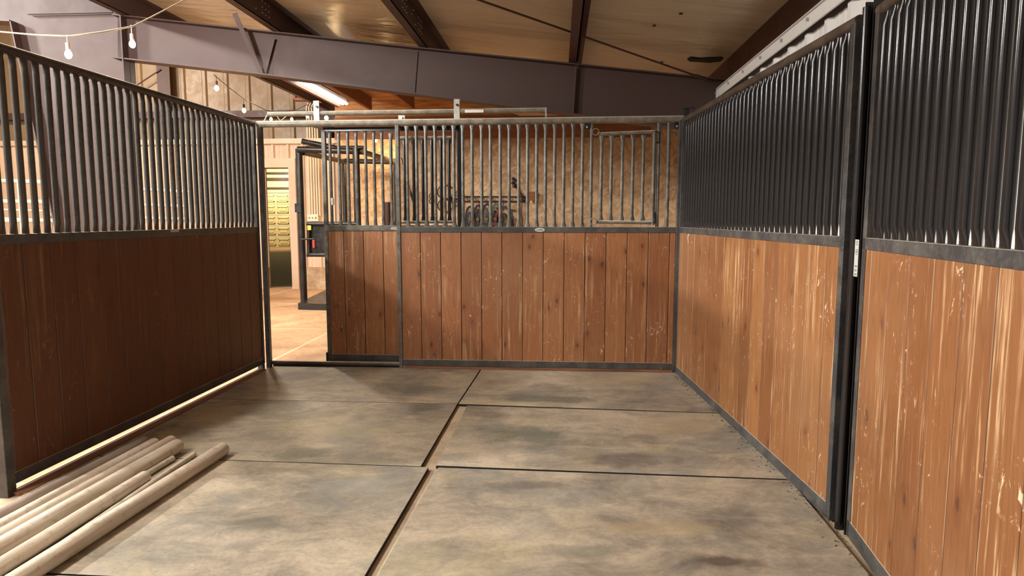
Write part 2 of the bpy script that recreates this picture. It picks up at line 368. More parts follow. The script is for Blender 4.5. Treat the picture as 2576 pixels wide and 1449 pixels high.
# right wall: ribbed white sheet
WA = Vector((1.742, 3.615, 0)); WB = Vector((1.942, 6.27, 0)); wd = (WB - WA).normalized(); wn_ = Vector((wd.y, -wd.x, 0))   # normal to the right
def wallR(y_, off, z):                               # point of the wall at world Y
    t = (y_ - WA.y) / wd.y; p = WA + wd * t + wn_ * off; return Vector((p.x, p.y, z))
def ribbed(P0, d, nrm, length, z0, z1, pitch=0.305, depth=0.03, name='wall', mat=None, parent=None, minor=True):
    prof = []; s = 0.0
    while s < length:
        prof += [(s, 0), (s + pitch * .36, 0)] if not minor else [(s, 0), (s + .055, 0), (s + .062, depth * .12), (s + .075, depth * .12), (s + .082, 0), (s + .13, 0), (s + .137, depth * .12), (s + .15, depth * .12), (s + .157, 0)]
        prof += [(s + pitch * .70, 0), (s + pitch * .77, depth), (s + pitch * .90, depth), (s + pitch * .97, 0)]
        s += pitch
    prof.append((s, 0))
    mb = MB(); P0 = Vector(P0)
    fr = [P0 + d * a - nrm * b for a, b in prof]; n = len(fr)
    vs = [Vector((p.x, p.y, z0)) for p in fr] + [Vector((p.x, p.y, z1)) for p in fr]
    bk = [p + nrm * 0.02 for p in vs]
    mb.add(vs + bk, [(i, i + 1, n + i + 1, n + i) for i in range(n - 1)] + [(2 * n + i + 1, 2 * n + i, 3 * n + i, 3 * n + i + 1) for i in range(n - 1)]
           + [(n + i, n + i + 1, 3 * n + i + 1, 3 * n + i) for i in range(n - 1)])
    return mb.build(name, mat, parent)
tag(ribbed(wallR(-2.5, .04, 0), wd, wn_, 17.5, 0.0, 2.53, name='wall_right', mat=M['white_metal']), 'white ribbed sheet metal wall behind the right stall panels', 'wall', kind='structure')
q = [wallR(-2.5, .10, 0), wallR(15, .10, 0)]
tag(MB().prism([wallR(-2.5, .07, 2.56), wallR(15, .07, 2.56), wallR(15, .07, 3.2), wallR(-2.5, .07, 3.2)], wn_ * .05).build('wall_upper', M['brown_dark']), 'dark red-brown wall strip above the white ribbed wall', 'wall', kind='structure')
tr = empty('trim_1', wallR(6.2, 0, 2.5), 0, 'white angle trim capping the ribbed wall at the right', 'trim', kind='structure')
tr.location = (0, 0, 0)
m = MB(); m.prism([wallR(-2.5, -.035, 2.53), wallR(13, -.035, 2.53), wallR(13, -.035, 2.62), wallR(-2.5, -.035, 2.62)], wn_ * .012)
m.prism([wallR(-2.5, -.035, 2.60), wallR(-2.5, .08, 2.60), wallR(-2.5, .08, 2.615), wallR(-2.5, -.035, 2.615)], wallR(13, 0, 0) - wallR(-2.5, 0, 0))
m.build('trim_strip', M['white_metal'], tr)
for i in range(9):
    y = 2.6 + i * .46; mb = MB(); p = wallR(y, -.037, 2.572); mb.tube([p, p - wn_ * .010], .011, 8); mb.build('screw', M['galv'], tr)
# lean-to rafter line
RA = Vector((1.94, 6.30, 0)); RB = RA - BU * 6.0
def onR(px, py): return online(px, py, RA, RB)[0]
# ceiling (falls towards the right)
SL = 0.118
def ceil_z(s): return 2.905 + SL * s                 # s metres left of RA
m = MB()
def cpt(s, d): p = RA - BU * s + BV * d; return Vector((p.x, p.y, ceil_z(s)))
N = 24
vs = []; fs = []
for i in range(N + 1):
    s = -0.35 + i * (4.9 + 0.35) / N + (6.3 - 4.9) * (i / N)
    for d in (-9.5, 7.6): vs.append(cpt(s, d))
for i in range(N): fs.append((2 * i, 2 * i + 1, 2 * i + 3, 2 * i + 2))
top = [Vector(v) + Vector((0, 0, .08)) for v in vs]
m.add(vs + top, fs + [tuple(len(vs) + i for i in f)[::-1] for f in fs])
tag(m.build('ceiling', M['vinyl']), 'tan vinyl faced insulation on the underside of the sloping roof', 'ceiling', kind='structure')
m = MB(); a = RA - BU * 6.2
m.prism([a + BV * -9.5 + Vector((0, 0, 3.6)), a + BV * 7.6 + Vector((0, 0, 3.6)), a + BV * 7.6 + Vector((0, 0, 6.3)), a + BV * -9.5 + Vector((0, 0, 6.3))], -BU * .04)
tag(m.build('wall_clerestory', M['brown_steel']), 'brown sheet between the low roof and the main roof', 'wall', kind='structure')
m = MB(); m.prism([a + BV * -9.5 + Vector((0, 0, 6.3)), a + BV * 7.6 + Vector((0, 0, 6.3)), a + BV * 7.6 - BU * 12 + Vector((0, 0, 7.3)), a + BV * -9.5 - BU * 12 + Vector((0, 0, 7.3))], (0, 0, .08))
tag(m.build('ceiling_main', M['vinyl']), 'high tan roof lining over the arena', 'ceiling', kind='structure')
# purlins
for px, py, lb in ((1078, 128, 'brown roof purlin crossing the ceiling left of the middle, with bolt heads'), (715, 84, 'brown roof purlin nearest the string lights corner, left of the bolted one'),
                   (1450, 168, 'brown roof purlin seen edge-on in the middle of the ceiling'), (340, 50, 'leftmost brown roof purlin beside the column head'), (1850, 212, 'dark eave purlin along the top of the right wall')):
    p = onR(px, py); s = (RA - p).dot(BU)
    z0 = ceil_z(s) - .205; b = p.copy(); b.z = 0
    e = empty('roof_purlin', (b.x, b.y, z0), math.atan2(BU.y, BU.x), lb, 'roof beam', 'roof purlins')
    L0, L1 = -9.3, 7.4
    dz = .0
    mt = M['brown_dark'] if px > 1800 or px == 1450 else M['brown_steel']
    MB().box((-.006, L0, 0), (.006, L1, .2)).build('web', mt, e)
    MB().box((-.075, L0, 0), (.006, L1, .006)).build('lower_flange', mt, e)
    MB().box((-.006, L0, .194), (.075, L1, .20)).build('upper_flange', mt, e)
    if px in (1078, 715):
        for i in range(3):
            for j, zz in enumerate((.05, .10, .15)):
                for yb in (-.35, -.62, -.95):
                    if (i + j) % 3 == 0 or yb != -.62:
                        q = MB(); q.tube([(.006, yb - i * .07, zz), (.014, yb - i * .07, zz)], .006, 6)
                        q.build('bolt', M['galv'], e)
# torn patch in the lining
def onC(px, py):                                     # picture point on the ceiling plane
    r = ray(px, py); nrm = (cpt(1, 0) - cpt(0, 0)).cross(cpt(0, 1) - cpt(0, 0)); t = (cpt(0, 0) - Vector((0, 0, H))).dot(nrm) / r.dot(nrm)
    return Vector((0, 0, H)) + r * t
pts = [onC(*p) for p in ((1729, 147), (1737, 142), (1760, 145), (1790, 143), (1815, 142), (1819, 146), (1812, 152), (1785, 155), (1755, 153), (1736, 152))]
tag(MB().prism([p - Vector((0, 0, .012)) for p in pts], (0, 0, .01)).build('ceiling_tear', M['tear']), 'long black tear in the ceiling lining near the right wall', 'tear')
for i, (x, y) in enumerate(((1713, 33), (1646, 63), (1665, 155))):
    p = onC(x, y); tag(MB().beam(p + Vector((-.012, 0, -.005)), p + Vector((.012, 0, -.005)), .022, .008).build('lining_nick', M['iron']), ('small dark nick in the ceiling lining, nearest the top edge', 'small dark nick in the ceiling lining left of the topmost nick', 'small dark nick in the lining just above the rafter')[i], 'nick', 'nicks in the ceiling lining')

# rafter in front
def rafter(name, pts_top, pts_bot, label, mat):
    e = empty(name, (0, 0, 0), 0, label, 'roof beam', kind=None)
    MB().prism([Vector(p) for p in pts_top] + [Vector(p) for p in pts_bot[::-1]], BV * .012).build('web', mat, e)
    for nm, pl, sg in (('upper_flange', pts_top, 0), ('lower_flange', pts_bot, -1)):
        m = MB()
        for a, b in zip(pl[:-1], pl[1:]):
            a = Vector(a); b = Vector(b); m.prism([a - BV * .085, a + BV * .085, a + BV * .085 + Vector((0, 0, .012)), a - BV * .085 + Vector((0, 0, .012))], b - a)
        m.build(nm, mat, e)
    return e
top = [onR(296, 44), onR(1060, 127), onR(1810, 205), onR(1880, 212)]
bot = [onR(296, 150), onR(660, 191), onR(1045, 240), onR(1440, 291), onR(1880, 347)]
rf = rafter('steel_rafter', top, bot, 'purple-brown tapered steel rafter spanning above the stall front', M['brown_steel'])
def stiff(x0, y0, x1, y1, nm='stiffener', w=.02, h=.06):
    a = onR(x0, y0); b = onR(x1, y1); MB().beam(a - BV * h / 2, b - BV * h / 2, w, h, BV).build(nm, M['brown_steel'], rf)
stiff(1051, 130, 1043, 238, w=.008, h=.012); stiff(1448, 172, 1440, 288, w=.022)
def brace(a, b, w=.03): MB().beam(a, b, w, .006, BV).build('flange_brace', M['brown_steel'], rf)
def offR(p, d): return Vector(p) + BV * d
brace(offR(onR(610, 46), -.16), offR(onR(664, 188), -.06), .045); brace(offR(onR(690, 98), -.03), offR(onR(667, 186), -.03), .045)
brace(offR(onR(1458, 90), -.5), offR(onR(1450, 172), -.05), .04)
# column + haunch + main rafter (one frame)
cl = empty('steel_column', (0, 0, 0), 0, 'purple-brown tapered steel column rising behind the left stall panel', 'column')
p_tr = onR(292, 40); p_br = onR(352, 600); p_tl = onR(42, 60); p_bl = onR(157, 590)
ext = lambda a, b, z: Vector(a) + (Vector(b) - Vector(a)) * ((z - a.z) / (b.z - a.z))
cr0 = Vector((p_br.x, p_br.y, 0)); cr1 = Vector((p_br.x, p_br.y, 3.9)); cl0 = ext(p_tl, p_bl, 0.0); cl1 = p_tl
web = [cr0, cr1, onR(60, -140), onR(-400, -160), onR(-400, 40), onR(-40, 50), cl1, cl0]
MB().prism(web, BV * .012).build('web', M['brown_steel'], cl)
m = MB(); m.prism([cl0 - BV * .09, cl0 + BV * .09, cl0 + BV * .09 + BU * .014, cl0 - BV * .09 + BU * .014], cl1 - cl0); m.build('inner_flange', M['brown_steel'], cl)
m = MB(); m.prism([cr0 - BV * .09, cr0 + BV * .09, cr0 + BV * .09 - BU * .014, cr0 - BV * .09 - BU * .014], cr1 - cr0); m.build('outer_flange', M['brown_steel'], cl)
m = MB(); a = onR(42, 60); b = onR(-400, 40); m.prism([a - BV * .09, a + BV * .09, a + BV * .09 + Vector((0, 0, .014)), a - BV * .09 + Vector((0, 0, .014))], b - a); m.build('haunch_flange', M['brown_steel'], cl)
m = MB(); a = Vector((p_br.x, p_br.y, 3.42)); m.beam(a - BV * .03 - BU * .12, a - BV * .03 - BU * 1.0 + Vector((0, 0, .0)), .022, .008); m.build('stiffener', M['brown_steel'], cl)
# second rafter, further down the aisle
R2A = RA + BV * 5.5; R2B = R2A - BU * 6
def onR2(px, py): return online(px, py, R2A, R2B)[0]
rafter('steel_rafter', [onR2(790, 255), onR2(1300, 330)], [onR2(790, 321), onR2(1000, 352), onR2(1300, 396)], 'dark rafter low beyond the sliding door, above the bright strand board', M['brown_dark'])
# brace rods
a = onR(1778, 204) - BV * .05; b = gp(1205, 0, 3.05); c = a + (b - a) * 1.9
e = empty('brace_rod', (0, 0, 0), 0, 'thin dark diagonal brace rod under the ceiling', 'rod'); MB().tube([a, c], .009, 8).build('rod', M['brown_dark'], e)
d_ = (b - a).normalized(); MB().tube([a + d_ * .0, a + d_ * .16], .016, 8).build('turnbuckle', M['brown_steel'], e)

# far wall (liner below, recessed sheet above, its dimness painted in)
FA = Vector((-4.40, 13.16, 0))
def onF(px, py, d=0.0): o = FA + BV * d; return online(px, py, o, o + BU)[0]
def fs(px, py=600): p = onF(px, py); return (p - FA).dot(BU)
zt = 2.86
s_l, s_r = fs(664), fs(737)
wb = empty('wall_back', (0, 0, 0), 0, 'cream ribbed liner wall at the far end, with a doorway', 'wall', kind='structure')
p0 = FA + BU * (-13)
ribbed(p0, BU, BV, 13 + s_l, 0.42, zt, name='left_liner', mat=M['cream_metal'], parent=wb)
ribbed(FA + BU * s_r, BU, BV, 6.6 - s_r, 0.42, zt, name='right_liner', mat=M['cream_metal'], parent=wb)
zd = onF(700, 420).z
ribbed(FA + BU * s_l, BU, BV, s_r - s_l, zd, zt, name='head_liner', mat=M['cream_metal'], parent=wb)
MB().prism([FA - BU * 13 - BV * .06 + Vector((0, 0, zt)), FA + BU * 6.6 - BV * .06 + Vector((0, 0, zt)), FA + BU * 6.6 - BV * .06 + Vector((0, 0, zt + .1)), FA - BU * 13 - BV * .06 + Vector((0, 0, zt + .1))], BV * .10).build('ledge', M['cream_metal'], wb)
for sa, sb in ((-13, s_l), (s_r, 6.6)):
    MB().prism([FA + BU * sa - BV * .10, FA + BU * sb - BV * .10, FA + BU * sb - BV * .10 + Vector((0, 0, .43)), FA + BU * sa - BV * .10 + Vector((0, 0, .43))], BV * .25).build('concrete_kerb', M['kerb'], wb)
tag(ribbed(FA - BU * 13 + BV * .30, BU, BV, 19.6, zt - .1, 7.2, name='wall_back_upper', mat=M['cream_upper'], minor=False, pitch=.45), 'sheet metal upper wall at the far end, coloured darker for its dim light', 'wall', kind='structure')
t2 = empty('trim_2', (0, 0, 0), 0, 'cream door casing around the far doorway', 'trim', kind='structure')
for a_, b_ in ((s_l - .14, s_l), (s_r, s_r + .14)):
    MB().prism([FA + BU * a_ - BV * .12, FA + BU * b_ - BV * .12, FA + BU * b_ - BV * .12 + Vector((0, 0, zd + .16)), FA + BU * a_ - BV * .12 + Vector((0, 0, zd + .16))], BV * .36).build('jamb', M['cream_metal'], t2)
MB().prism([FA + BU * s_l - BV * .12 + Vector((0, 0, zd - .02)), FA + BU * s_r - BV * .12 + Vector((0, 0, zd - .02)), FA + BU * s_r - BV * .12 + Vector((0, 0, zd + .16)), FA + BU * s_l - BV * .12 + Vector((0, 0, zd + .16))], BV * .36).build('head', M['cream_metal'], t2)
# dark girt and columns on the upper wall
a = onF(200, 282, .2); b = onF(850, 288, .2)
tag(MB().beam(Vector((a.x, a.y, 3.47)) - BU * 3, Vector((b.x, b.y, 3.47)), .16, .13).build('wall_girt', M['brown_dark']), 'dark red-brown steel girt running along the dim upper wall', 'girt')
def farcol(px0, px1, lbl):
    a = onF(px0, 250, .22); b = onF(px1, 250, .22)
    e = empty('wall_column', ((a.x + b.x) / 2, (a.y + b.y) / 2, 0), math.atan2(BU.y, BU.x), lbl, 'column'); w = (b - a).length / 2
    MB().box((-w, -.10, zt + .1), (w, -.09, 6.8)).build('front_flange', M['brown_steel'], e)
    MB().box((-.006, -.09, zt + .1), (.006, .06, 6.8)).build('web', M['brown_steel'], e)
farcol(405, 437, 'brown steel column on the dim upper wall behind the left panel')
farcol(778, 836, 'dark brown column behind the bundle of white conduits')
a = onF(378, 192, .1); b = onF(404, 175, .1); d = (a - b).normalized()
tag(MB().tube([b, b + d * 1.9], .014, 8).build('wall_brace_rod', M['brown_dark']), 'thin diagonal brace rod left of the far brown column', 'rod')
# far room: overhead door seen through the doorway
GY = 31.2
dr = empty('door_1', (-11.2, GY, 0), 0, 'yellow-cream panelled overhead door in the far room', 'garage door', kind='structure')
gz = atY(700, 486, GY).z; hs = gz / 5
for i in range(5):
    m = MB(); m.box((-2.6, 0, i * hs + .01), (2.6, .05, (i + 1) * hs - .01))
    for j in range(8):
        x0 = -2.5 + j * .64
        xa, xb, za_, zb_ = x0 + .06, x0 + .58, i * hs + .11, (i + 1) * hs - .11
        for q0, q1 in (((xa, za_), (xb, za_ + .035)), ((xa, zb_ - .035), (xb, zb_)), ((xa, za_), (xa + .035, zb_)), ((xb - .035, za_), (xb, zb_))):
            m.box((q0[0], -.045, q0[1]), (q1[0], 0, q1[1]))
        m.box((xa + .08, -.035, za_ + .08), (xb - .08, 0, zb_ - .08))
    m.build('door_section', M['gdoor'], dr)
wf = empty('wall_far', (0, 0, 0), 0, 'banded cream wall over the overhead door in the far room', 'wall', kind='structure')
zb = gz
for i in range(12):
    h = (.16, .10, .3, .14)[i % 4]
    MB().box((-16, GY + .02 - .06 * (i % 2), zb + .02), (-6, GY + .2, zb + h)).build('band', M['gdoor'] if i % 2 == 0 else M['brown_dark'], wf); zb += h
    if zb > 5: break
MB().box((-16, GY + .06, 0), (-13.8, GY + .2, gz)).build('side_panel', M['cream_upper'], wf)
MB().box((-8.6, GY + .06, 0), (-6, GY + .2, gz)).build('side_panel', M['cream_upper'], wf)
tag(MB().box((-16, 13.9, 4.9), (-3, GY + .3, 5.0)).build('ceiling_far', M['cream_upper']), 'ceiling of the far room', 'ceiling', kind='structure')
tag(MB().box((-4.0, 13.9, 0), (-3.9, GY, 5)).build('wall_far_right', M['cream_upper']), 'right wall of the far room', 'wall', kind='structure')
tag(MB().prism([gp(600, 719.5), gp(760, 721.5), gp(790, 636), gp(640, 636)], (0, 0, .004)).build('floor_far', plain('dark_unlit_floor', col(86, 76, 52), .6, 0, 3, .5)), 'floor of the far room beyond the doorway, coloured dark as unlit', 'floor', kind='structure')  # dark sheet over the slab paints in the unlit floor

# strand board far right of the liner, behind the stocks
a = onF(851, 500, -.12)
m = MB(); m.prism([Vector((a.x, a.y, .43)), Vector((a.x, a.y, .43)) + BU * 4.4, Vector((a.x, a.y, 3.6)) + BU * 4.4, Vector((a.x, a.y, 3.6))], BV * .03)
tag(m.build('wall_strand_board', M['osb']), 'bright orange strand board sheets on the far wall beyond the sliding door', 'wall', kind='structure')

# tack room wall facing the stall
TA = Vector((-1.50, 8.90, 0))
def onT(px, py, d=0.0): o = TA + BV * d; return online(px, py, o, o + BU)[0]
tl = onT(1001, 500); tl.z = 0
m = MB(); m.prism([tl, tl + BU * 3.75, tl + BU * 3.75 + Vector((0, 0, 2.72)), tl + Vector((0, 0, 2.72))], BV * .10)
tag(m.build('wall_tack_room', M['osb']), 'brown strand board wall of the tack room facing the stall', 'wall', kind='structure')
# loft over the aisle: deck and joists
ZJ = 2.80
dk = tl + BU * -1.5
for px, py, lbl in ((1039, 274, 'dark timber joist nearest the right end of the loft'), (932, 276, 'dark timber joist in the middle of the loft'), (852, 270, 'dark timber joist beside the lit tube')):
    p = gp(px, py, ZJ); near = p - BV * (BV.dot(p - RA) - .12)
    tag(MB().beam(Vector((p.x, p.y, ZJ + .08)), Vector((near.x, near.y, ZJ + .08)), .04, .16).build('timber_joist', M['lumber_dark']), lbl, 'joist', 'loft joists')
a = gp(1150, 292, ZJ)
d0 = Bw(RA, -4.9, .15, 3.11); d1 = Bw(RA, .2, .15, 3.11)
d0 = Bw(RA, -4.6, .15, 3.11)
sd = [Bw(RA, -4.05, .15, 2.955), Bw(RA, -2.75, .15, 2.955), Bw(RA, -2.75, 2.5, 2.955), Bw(RA, -4.05, 2.5, 2.955)]
tag(MB().prism(sd, (0, 0, .02)).build('loft_deck', M['lumber']), 'orange plywood deck over the loft joists', 'loft deck')
jb = TA + BV * -.05; jb = Vector((jb.x, jb.y, 0))
hd = MB(); hd.prism([jb + BU * -.85 + Vector((0, 0, 2.45)), jb + BU * 3.3 + Vector((0, 0, 2.45)), jb + BU * 3.3 + Vector((0, 0, 2.73)), jb + BU * -.85 + Vector((0, 0, 2.73))], -BV * .04)
tag(hd.build('header_board', M['lumber_dark']), 'dark timber header board across the top of the tack room wall', 'board')
hd = MB(); hd.prism([jb + BU * -.85 + Vector((0, 0, 2.74)), jb + BU * 1.6 + Vector((0, 0, 2.74)), jb + BU * 1.0 + Vector((0, 0, 2.95)), jb + BU * -.85 + Vector((0, 0, 2.95))], BV * .03)
tag(hd.build('plywood_gable', M['lumber']), 'orange plywood strip closing the back of the loft above the header', 'board')
# tube light under the loft
a = gp(862, 261, 2.85); b = a - BV * 1.45
tlg = empty('tube_light', a, 0, 'long lit white tube light hanging under the loft', 'lamp')
dv = -BV * 1.45
MB().beam((0, 0, .035), dv + Vector((0, 0, .035)), .11, .04).build('housing', M['white'], tlg)
MB().tube([(0, 0, 0), dv], .018, 10).build('tube', M['tube'], tlg)
MB().tube([Vector((0, 0, 0)) + BU * .05, dv + BU * .05], .018, 10).build('tube', M['tube'], tlg)

# ---------------------------------------------------------------- high bay lamp housings
for i, (p, lb) in enumerate((((-3.35, 3.7, 3.44), 'round lamp under the low roof beside the left partition'), ((-3.55, 1.3, 3.42), 'round lamp under the low roof nearest the camera'), ((-3.45, 8.6, 3.25), 'round lamp over the aisle beyond the rafter'), ((-9.6, 1.6, 5.12), 'round high bay lamp over the near arena'), ((-9.2, 4.9, 5.12), 'round high bay lamp over the middle of the arena'), ((-8.6, 10.2, 4.92), 'round high bay lamp over the far arena'))):
    e = empty('high_bay_lamp', p, 0, lb, 'lamp', 'high bay lamps')
    MB().tube([(0, 0, 0.02), (0, 0, .05), (0, 0, .10)], [.22, .20, .10], 20).build('reflector', M['galv'], e)
    MB().tube([(0, 0, .1), (0, 0, .14 if p[2] < 4 else 1.6)], .01, 6).build('hanger', M['iron'], e)

# ---------------------------------------------------------------- stall steelwork
def bar_mesh(z0, z1, r=.0165, flare=.026, thin=.007, n=12, fl=.055):
    zs = [(z0, 0), (z0 + fl * .3, .15), (z0 + fl * .65, .6), (z0 + fl, 1), (z1 - fl, 1), (z1 - fl * .65, .6), (z1 - fl * .3, .15), (z1, 0)]
    m = MB(); vs = []; fs = []
    for z, t in zs:
        ax = flare + (r - flare) * t; ay = thin + (r - thin) * t
        for j in range(n): vs.append((ax * math.cos(2 * math.pi * j / n), ay * math.sin(2 * math.pi * j / n), z))
    for i in range(len(zs) - 1):
        for j in range(n): fs.append((i * n + j, i * n + (j + 1) % n, (i + 1) * n + (j + 1) % n, (i + 1) * n + j))
    m.add(vs, fs, True); return m
def boards(x0, x1, z0, z1, y0, y1, name, mat, parent, lab=None, pl=PL):
    m = MB(); x = math.floor(x0 / pl) * pl
    while x < x1 - 1e-4:
        a = max(x, x0) + .0012; b = min(x + pl, x1) - .0012; c = .004
        if b - a > .01:
            pr = [(a + c, y0), (b - c, y0), (b, y0 + c), (b, y1 - c), (b - c, y1), (a + c, y1), (a, y1 - c), (a, y0 + c)]
            m.prism([(p[0], p[1], z0) for p in pr], (0, 0, z1 - z0))
        x += pl
    # tongue behind the grooves
    m.box((x0, (y0 + y1) / 2 - .004, z0), (x1, (y0 + y1) / 2 + .004, z1))
    o = m.build(name, mat, parent)
    if lab: o['label'] = lab
    return o
Z_TOP, Z_MT, Z_MB = 2.265, 1.335, 1.285
PITCH = 0.0743
barbm = {}
def bars(parent, xs, mat, z0=Z_MT, z1=Z_TOP - .02, r=.0165, flare=.026, name='bar', y=0.0):
    me = None
    for x in xs:
        if me is None:
            o = bar_mesh(z0, z1, r, flare).build(name, mat, parent); me = o.data
        else:
            o = bpy.data.objects.new(name, me); C.objects.link(o); o.parent = parent
        o.location = (x, y, 0)
LN = Vector((-2.579, 3.228, 0)); LF = Vector((-2.347, 6.068, 0)); RC = Vector((1.501, 5.848, 0)); RP = Vector((1.502, 2.905, 0)); BL = Vector((-2.327, 6.117, 0))
def panel(name, A, B, label, wood, barmat, railmat, x0, barx, zb=(.03, .095), wood_lab=None, start_stile=True, end_stile=True, flip=False):
    d = B - A; L = d.length
    e = empty(name, A, math.atan2(d.y, d.x), label, 'stall panel')
    MB().tube([(x0 - .0, 0, Z_TOP), (L, 0, Z_TOP)], .025, 16).build('top_rail', railmat, e)
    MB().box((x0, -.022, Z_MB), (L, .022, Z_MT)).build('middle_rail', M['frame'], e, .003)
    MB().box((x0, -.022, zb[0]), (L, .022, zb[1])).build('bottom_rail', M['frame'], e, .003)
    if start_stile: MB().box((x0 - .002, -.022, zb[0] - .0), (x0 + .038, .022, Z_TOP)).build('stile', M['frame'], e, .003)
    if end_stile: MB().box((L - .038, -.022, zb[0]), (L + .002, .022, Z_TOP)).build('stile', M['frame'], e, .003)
    boards(x0 + .036, L - .036, zb[1] - .005, Z_MB + .004, -.018, .018, 'wood_boards', wood, e)
    bars(e, barx, barmat)
    return e, L
# left partition
L_len = (LF - LN).length
lx = [2.763 - PITCH * i for i in range(37)]
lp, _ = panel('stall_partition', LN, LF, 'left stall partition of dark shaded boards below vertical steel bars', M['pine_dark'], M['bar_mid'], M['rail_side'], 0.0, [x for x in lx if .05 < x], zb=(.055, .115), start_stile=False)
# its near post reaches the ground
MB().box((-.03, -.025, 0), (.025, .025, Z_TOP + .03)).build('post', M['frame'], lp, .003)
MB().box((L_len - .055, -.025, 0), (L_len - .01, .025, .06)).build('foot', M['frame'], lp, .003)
dcl = online(432, 581, LN, LF)
m = MB(); m.box((dcl[1] - .05, -.0245, dcl[0].z - .008), (dcl[1] + .05, -.0221, dcl[0].z + .010)); o = m.build('maker_sticker', M['sticker'], lp, .004); o['label'] = 'small silver sticker'
# right partition, far half  (local x runs from the near post to the corner)
rx = [.084 + PITCH * i for i in range(39)]
rp, RL = panel('stall_partition', RP, RC, 'right stall partition between the corner and the black double post', M['pine_worn'], M['bar'], M['rail_dark'], 0.03, [x for x in rx if .07 < x < 2.88], zb=(.01, .085))
# right partition, near half
R2S = Vector((1.517, 2.80, 0)); R2E = R2S + Vector((-.172, -1, 0)).normalized() * 2.35
d = R2S - R2E
rn, RL2 = panel('stall_partition', R2E, R2S, 'nearest right stall partition with heavily scraped boards, cut by the frame', M['pine_worn'], M['bar'], M['rail_dark'], 0.0, [2.29 - PITCH * i for i in range(30)], zb=(.01, .085))
# channel post between the right panels
pp = Vector((1.525, 2.853, 0)); po = empty('channel_post', pp, math.pi / 2 - .05, 'black steel channel post between the two right partitions, with a printed sticker', 'post')
MB().box((-.042, -.045, 0), (-.036, .03, 2.325)).build('flange', M['black'], po); MB().box((.030, -.045, 0), (.036, .03, 2.325)).build('flange', M['black'], po)
MB().box((-.036, -.045, 0), (.030, -.039, 2.325)).build('web', M['black'], po)
MB().tube([(.018, .030, 0), (.018, .030, 2.30)], .017, 14).build('round_rod', M['bar'], po)
st = MB().box((-.034, -.02, 1.165), (.0, -.018, 1.325)).build('printed_sticker', M['sticker'], po); st['label'] = 'grey sticker with faded lines of small print'
for z in (1.318, 1.311, 1.303, 1.282, 1.276, 1.270, 1.262, 1.212, 1.208, 1.196, 1.190, 1.178, 1.172):
    MB().box((-.030 + random.random() * .004, -.0178, z - .002), (-.006 - random.random() * .006, -.0172, z + .001)).build('print_line', M['ink'], st)
st.location = (0, .052, 0)
# front: local x from the left corner
d = RC - BL; FR_ROT = math.atan2(d.y, d.x); FL = d.length
def fx(px, py=570): return online(px, py, BL, RC)[1]
def fz(px, py): return online(px, py, BL, RC)[0].z
xp = fx(1005)
fr = empty('stall_front', BL, FR_ROT, 'fixed stall front of orange boards under steel bars with a hatch frame at its right', 'stall panel')
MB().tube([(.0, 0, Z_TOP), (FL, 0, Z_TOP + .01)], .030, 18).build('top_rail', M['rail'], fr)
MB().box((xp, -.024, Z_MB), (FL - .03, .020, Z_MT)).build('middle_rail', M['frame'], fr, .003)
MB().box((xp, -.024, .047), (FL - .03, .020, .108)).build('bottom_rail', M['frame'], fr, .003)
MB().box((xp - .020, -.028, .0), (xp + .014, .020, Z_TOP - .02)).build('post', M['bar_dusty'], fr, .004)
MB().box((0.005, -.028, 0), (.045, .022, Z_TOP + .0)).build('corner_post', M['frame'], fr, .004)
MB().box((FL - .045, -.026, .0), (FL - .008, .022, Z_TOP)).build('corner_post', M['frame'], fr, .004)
boards(xp + .012, FL - .045, .095, Z_MB + .004, -.018, .018, 'wood_boards', M['pine'], fr)
cols_ = [1023, 1047, 1070, 1093.5, 1116.6, 1140, 1162.6, 1186, 1210, 1232, 1256.5, 1279, 1303, 1325, 1348, 1370, 1393, 1416, 1439, 1462.5]
bars(fr, [fx(x + 2, 450) for x in cols_], M['bar_dusty'], r=.0145, flare=.024, z1=Z_TOP - .018)
bars(fr, [fx(1487, 450), fx(1655, 450), fx(1680, 450)], M['bar_dusty'], r=.0155, flare=.016, z1=Z_TOP - .018)
# flaps with bolts at the hatch ends
for x in (1476, 1698):
    MB().box((fx(x) - .03, -.014, Z_TOP - .075), (fx(x) + .02, -.006, Z_TOP - .015)).build('gusset', M['bar'], fr)
    p = fx(x) - .01; MB().tube([(p, -.014, Z_TOP - .055), (p, -.024, Z_TOP - .055)], .009, 8).build('bolt', M['galv'], fr)
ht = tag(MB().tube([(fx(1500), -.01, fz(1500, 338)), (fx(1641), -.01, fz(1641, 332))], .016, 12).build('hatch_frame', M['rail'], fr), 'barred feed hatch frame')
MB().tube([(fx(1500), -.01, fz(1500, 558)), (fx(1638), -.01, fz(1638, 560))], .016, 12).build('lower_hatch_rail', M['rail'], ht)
MB().tube([(fx(1641), -.01, fz(1641, 330)), (fx(1641), -.01, fz(1641, 566))], .017, 12).build('hatch_upright', M['bar_dusty'], ht)
zlo, zhi = fz(1550, 558), fz(1550, 338)
me = None
for x in (1511, 1536, 1563.6, 1590, 1616):
    o = bar_mesh(zlo + .01, zhi - .01, .0145, .024).build('hatch_bar', M['bar_dusty'], ht) if me is None else bpy.data.objects.new('hatch_bar', me)
    if me is None: me = o.data
    else: C.objects.link(o); o.parent = ht
    o.location = (fx(x + 1, 450), -.01, 0)
for (x, y) in ((1495, 333), (1492, 557)):
    r_ = .029; m = MB(); m.tube([(fx(x) + r_ * math.cos(t / 14 * 2 * math.pi), -.03, fz(x, y) + r_ * math.sin(t / 14 * 2 * math.pi)) for t in range(14)], .004, 6, closed=True); m.build('hinge_ring', M['rail'], ht)
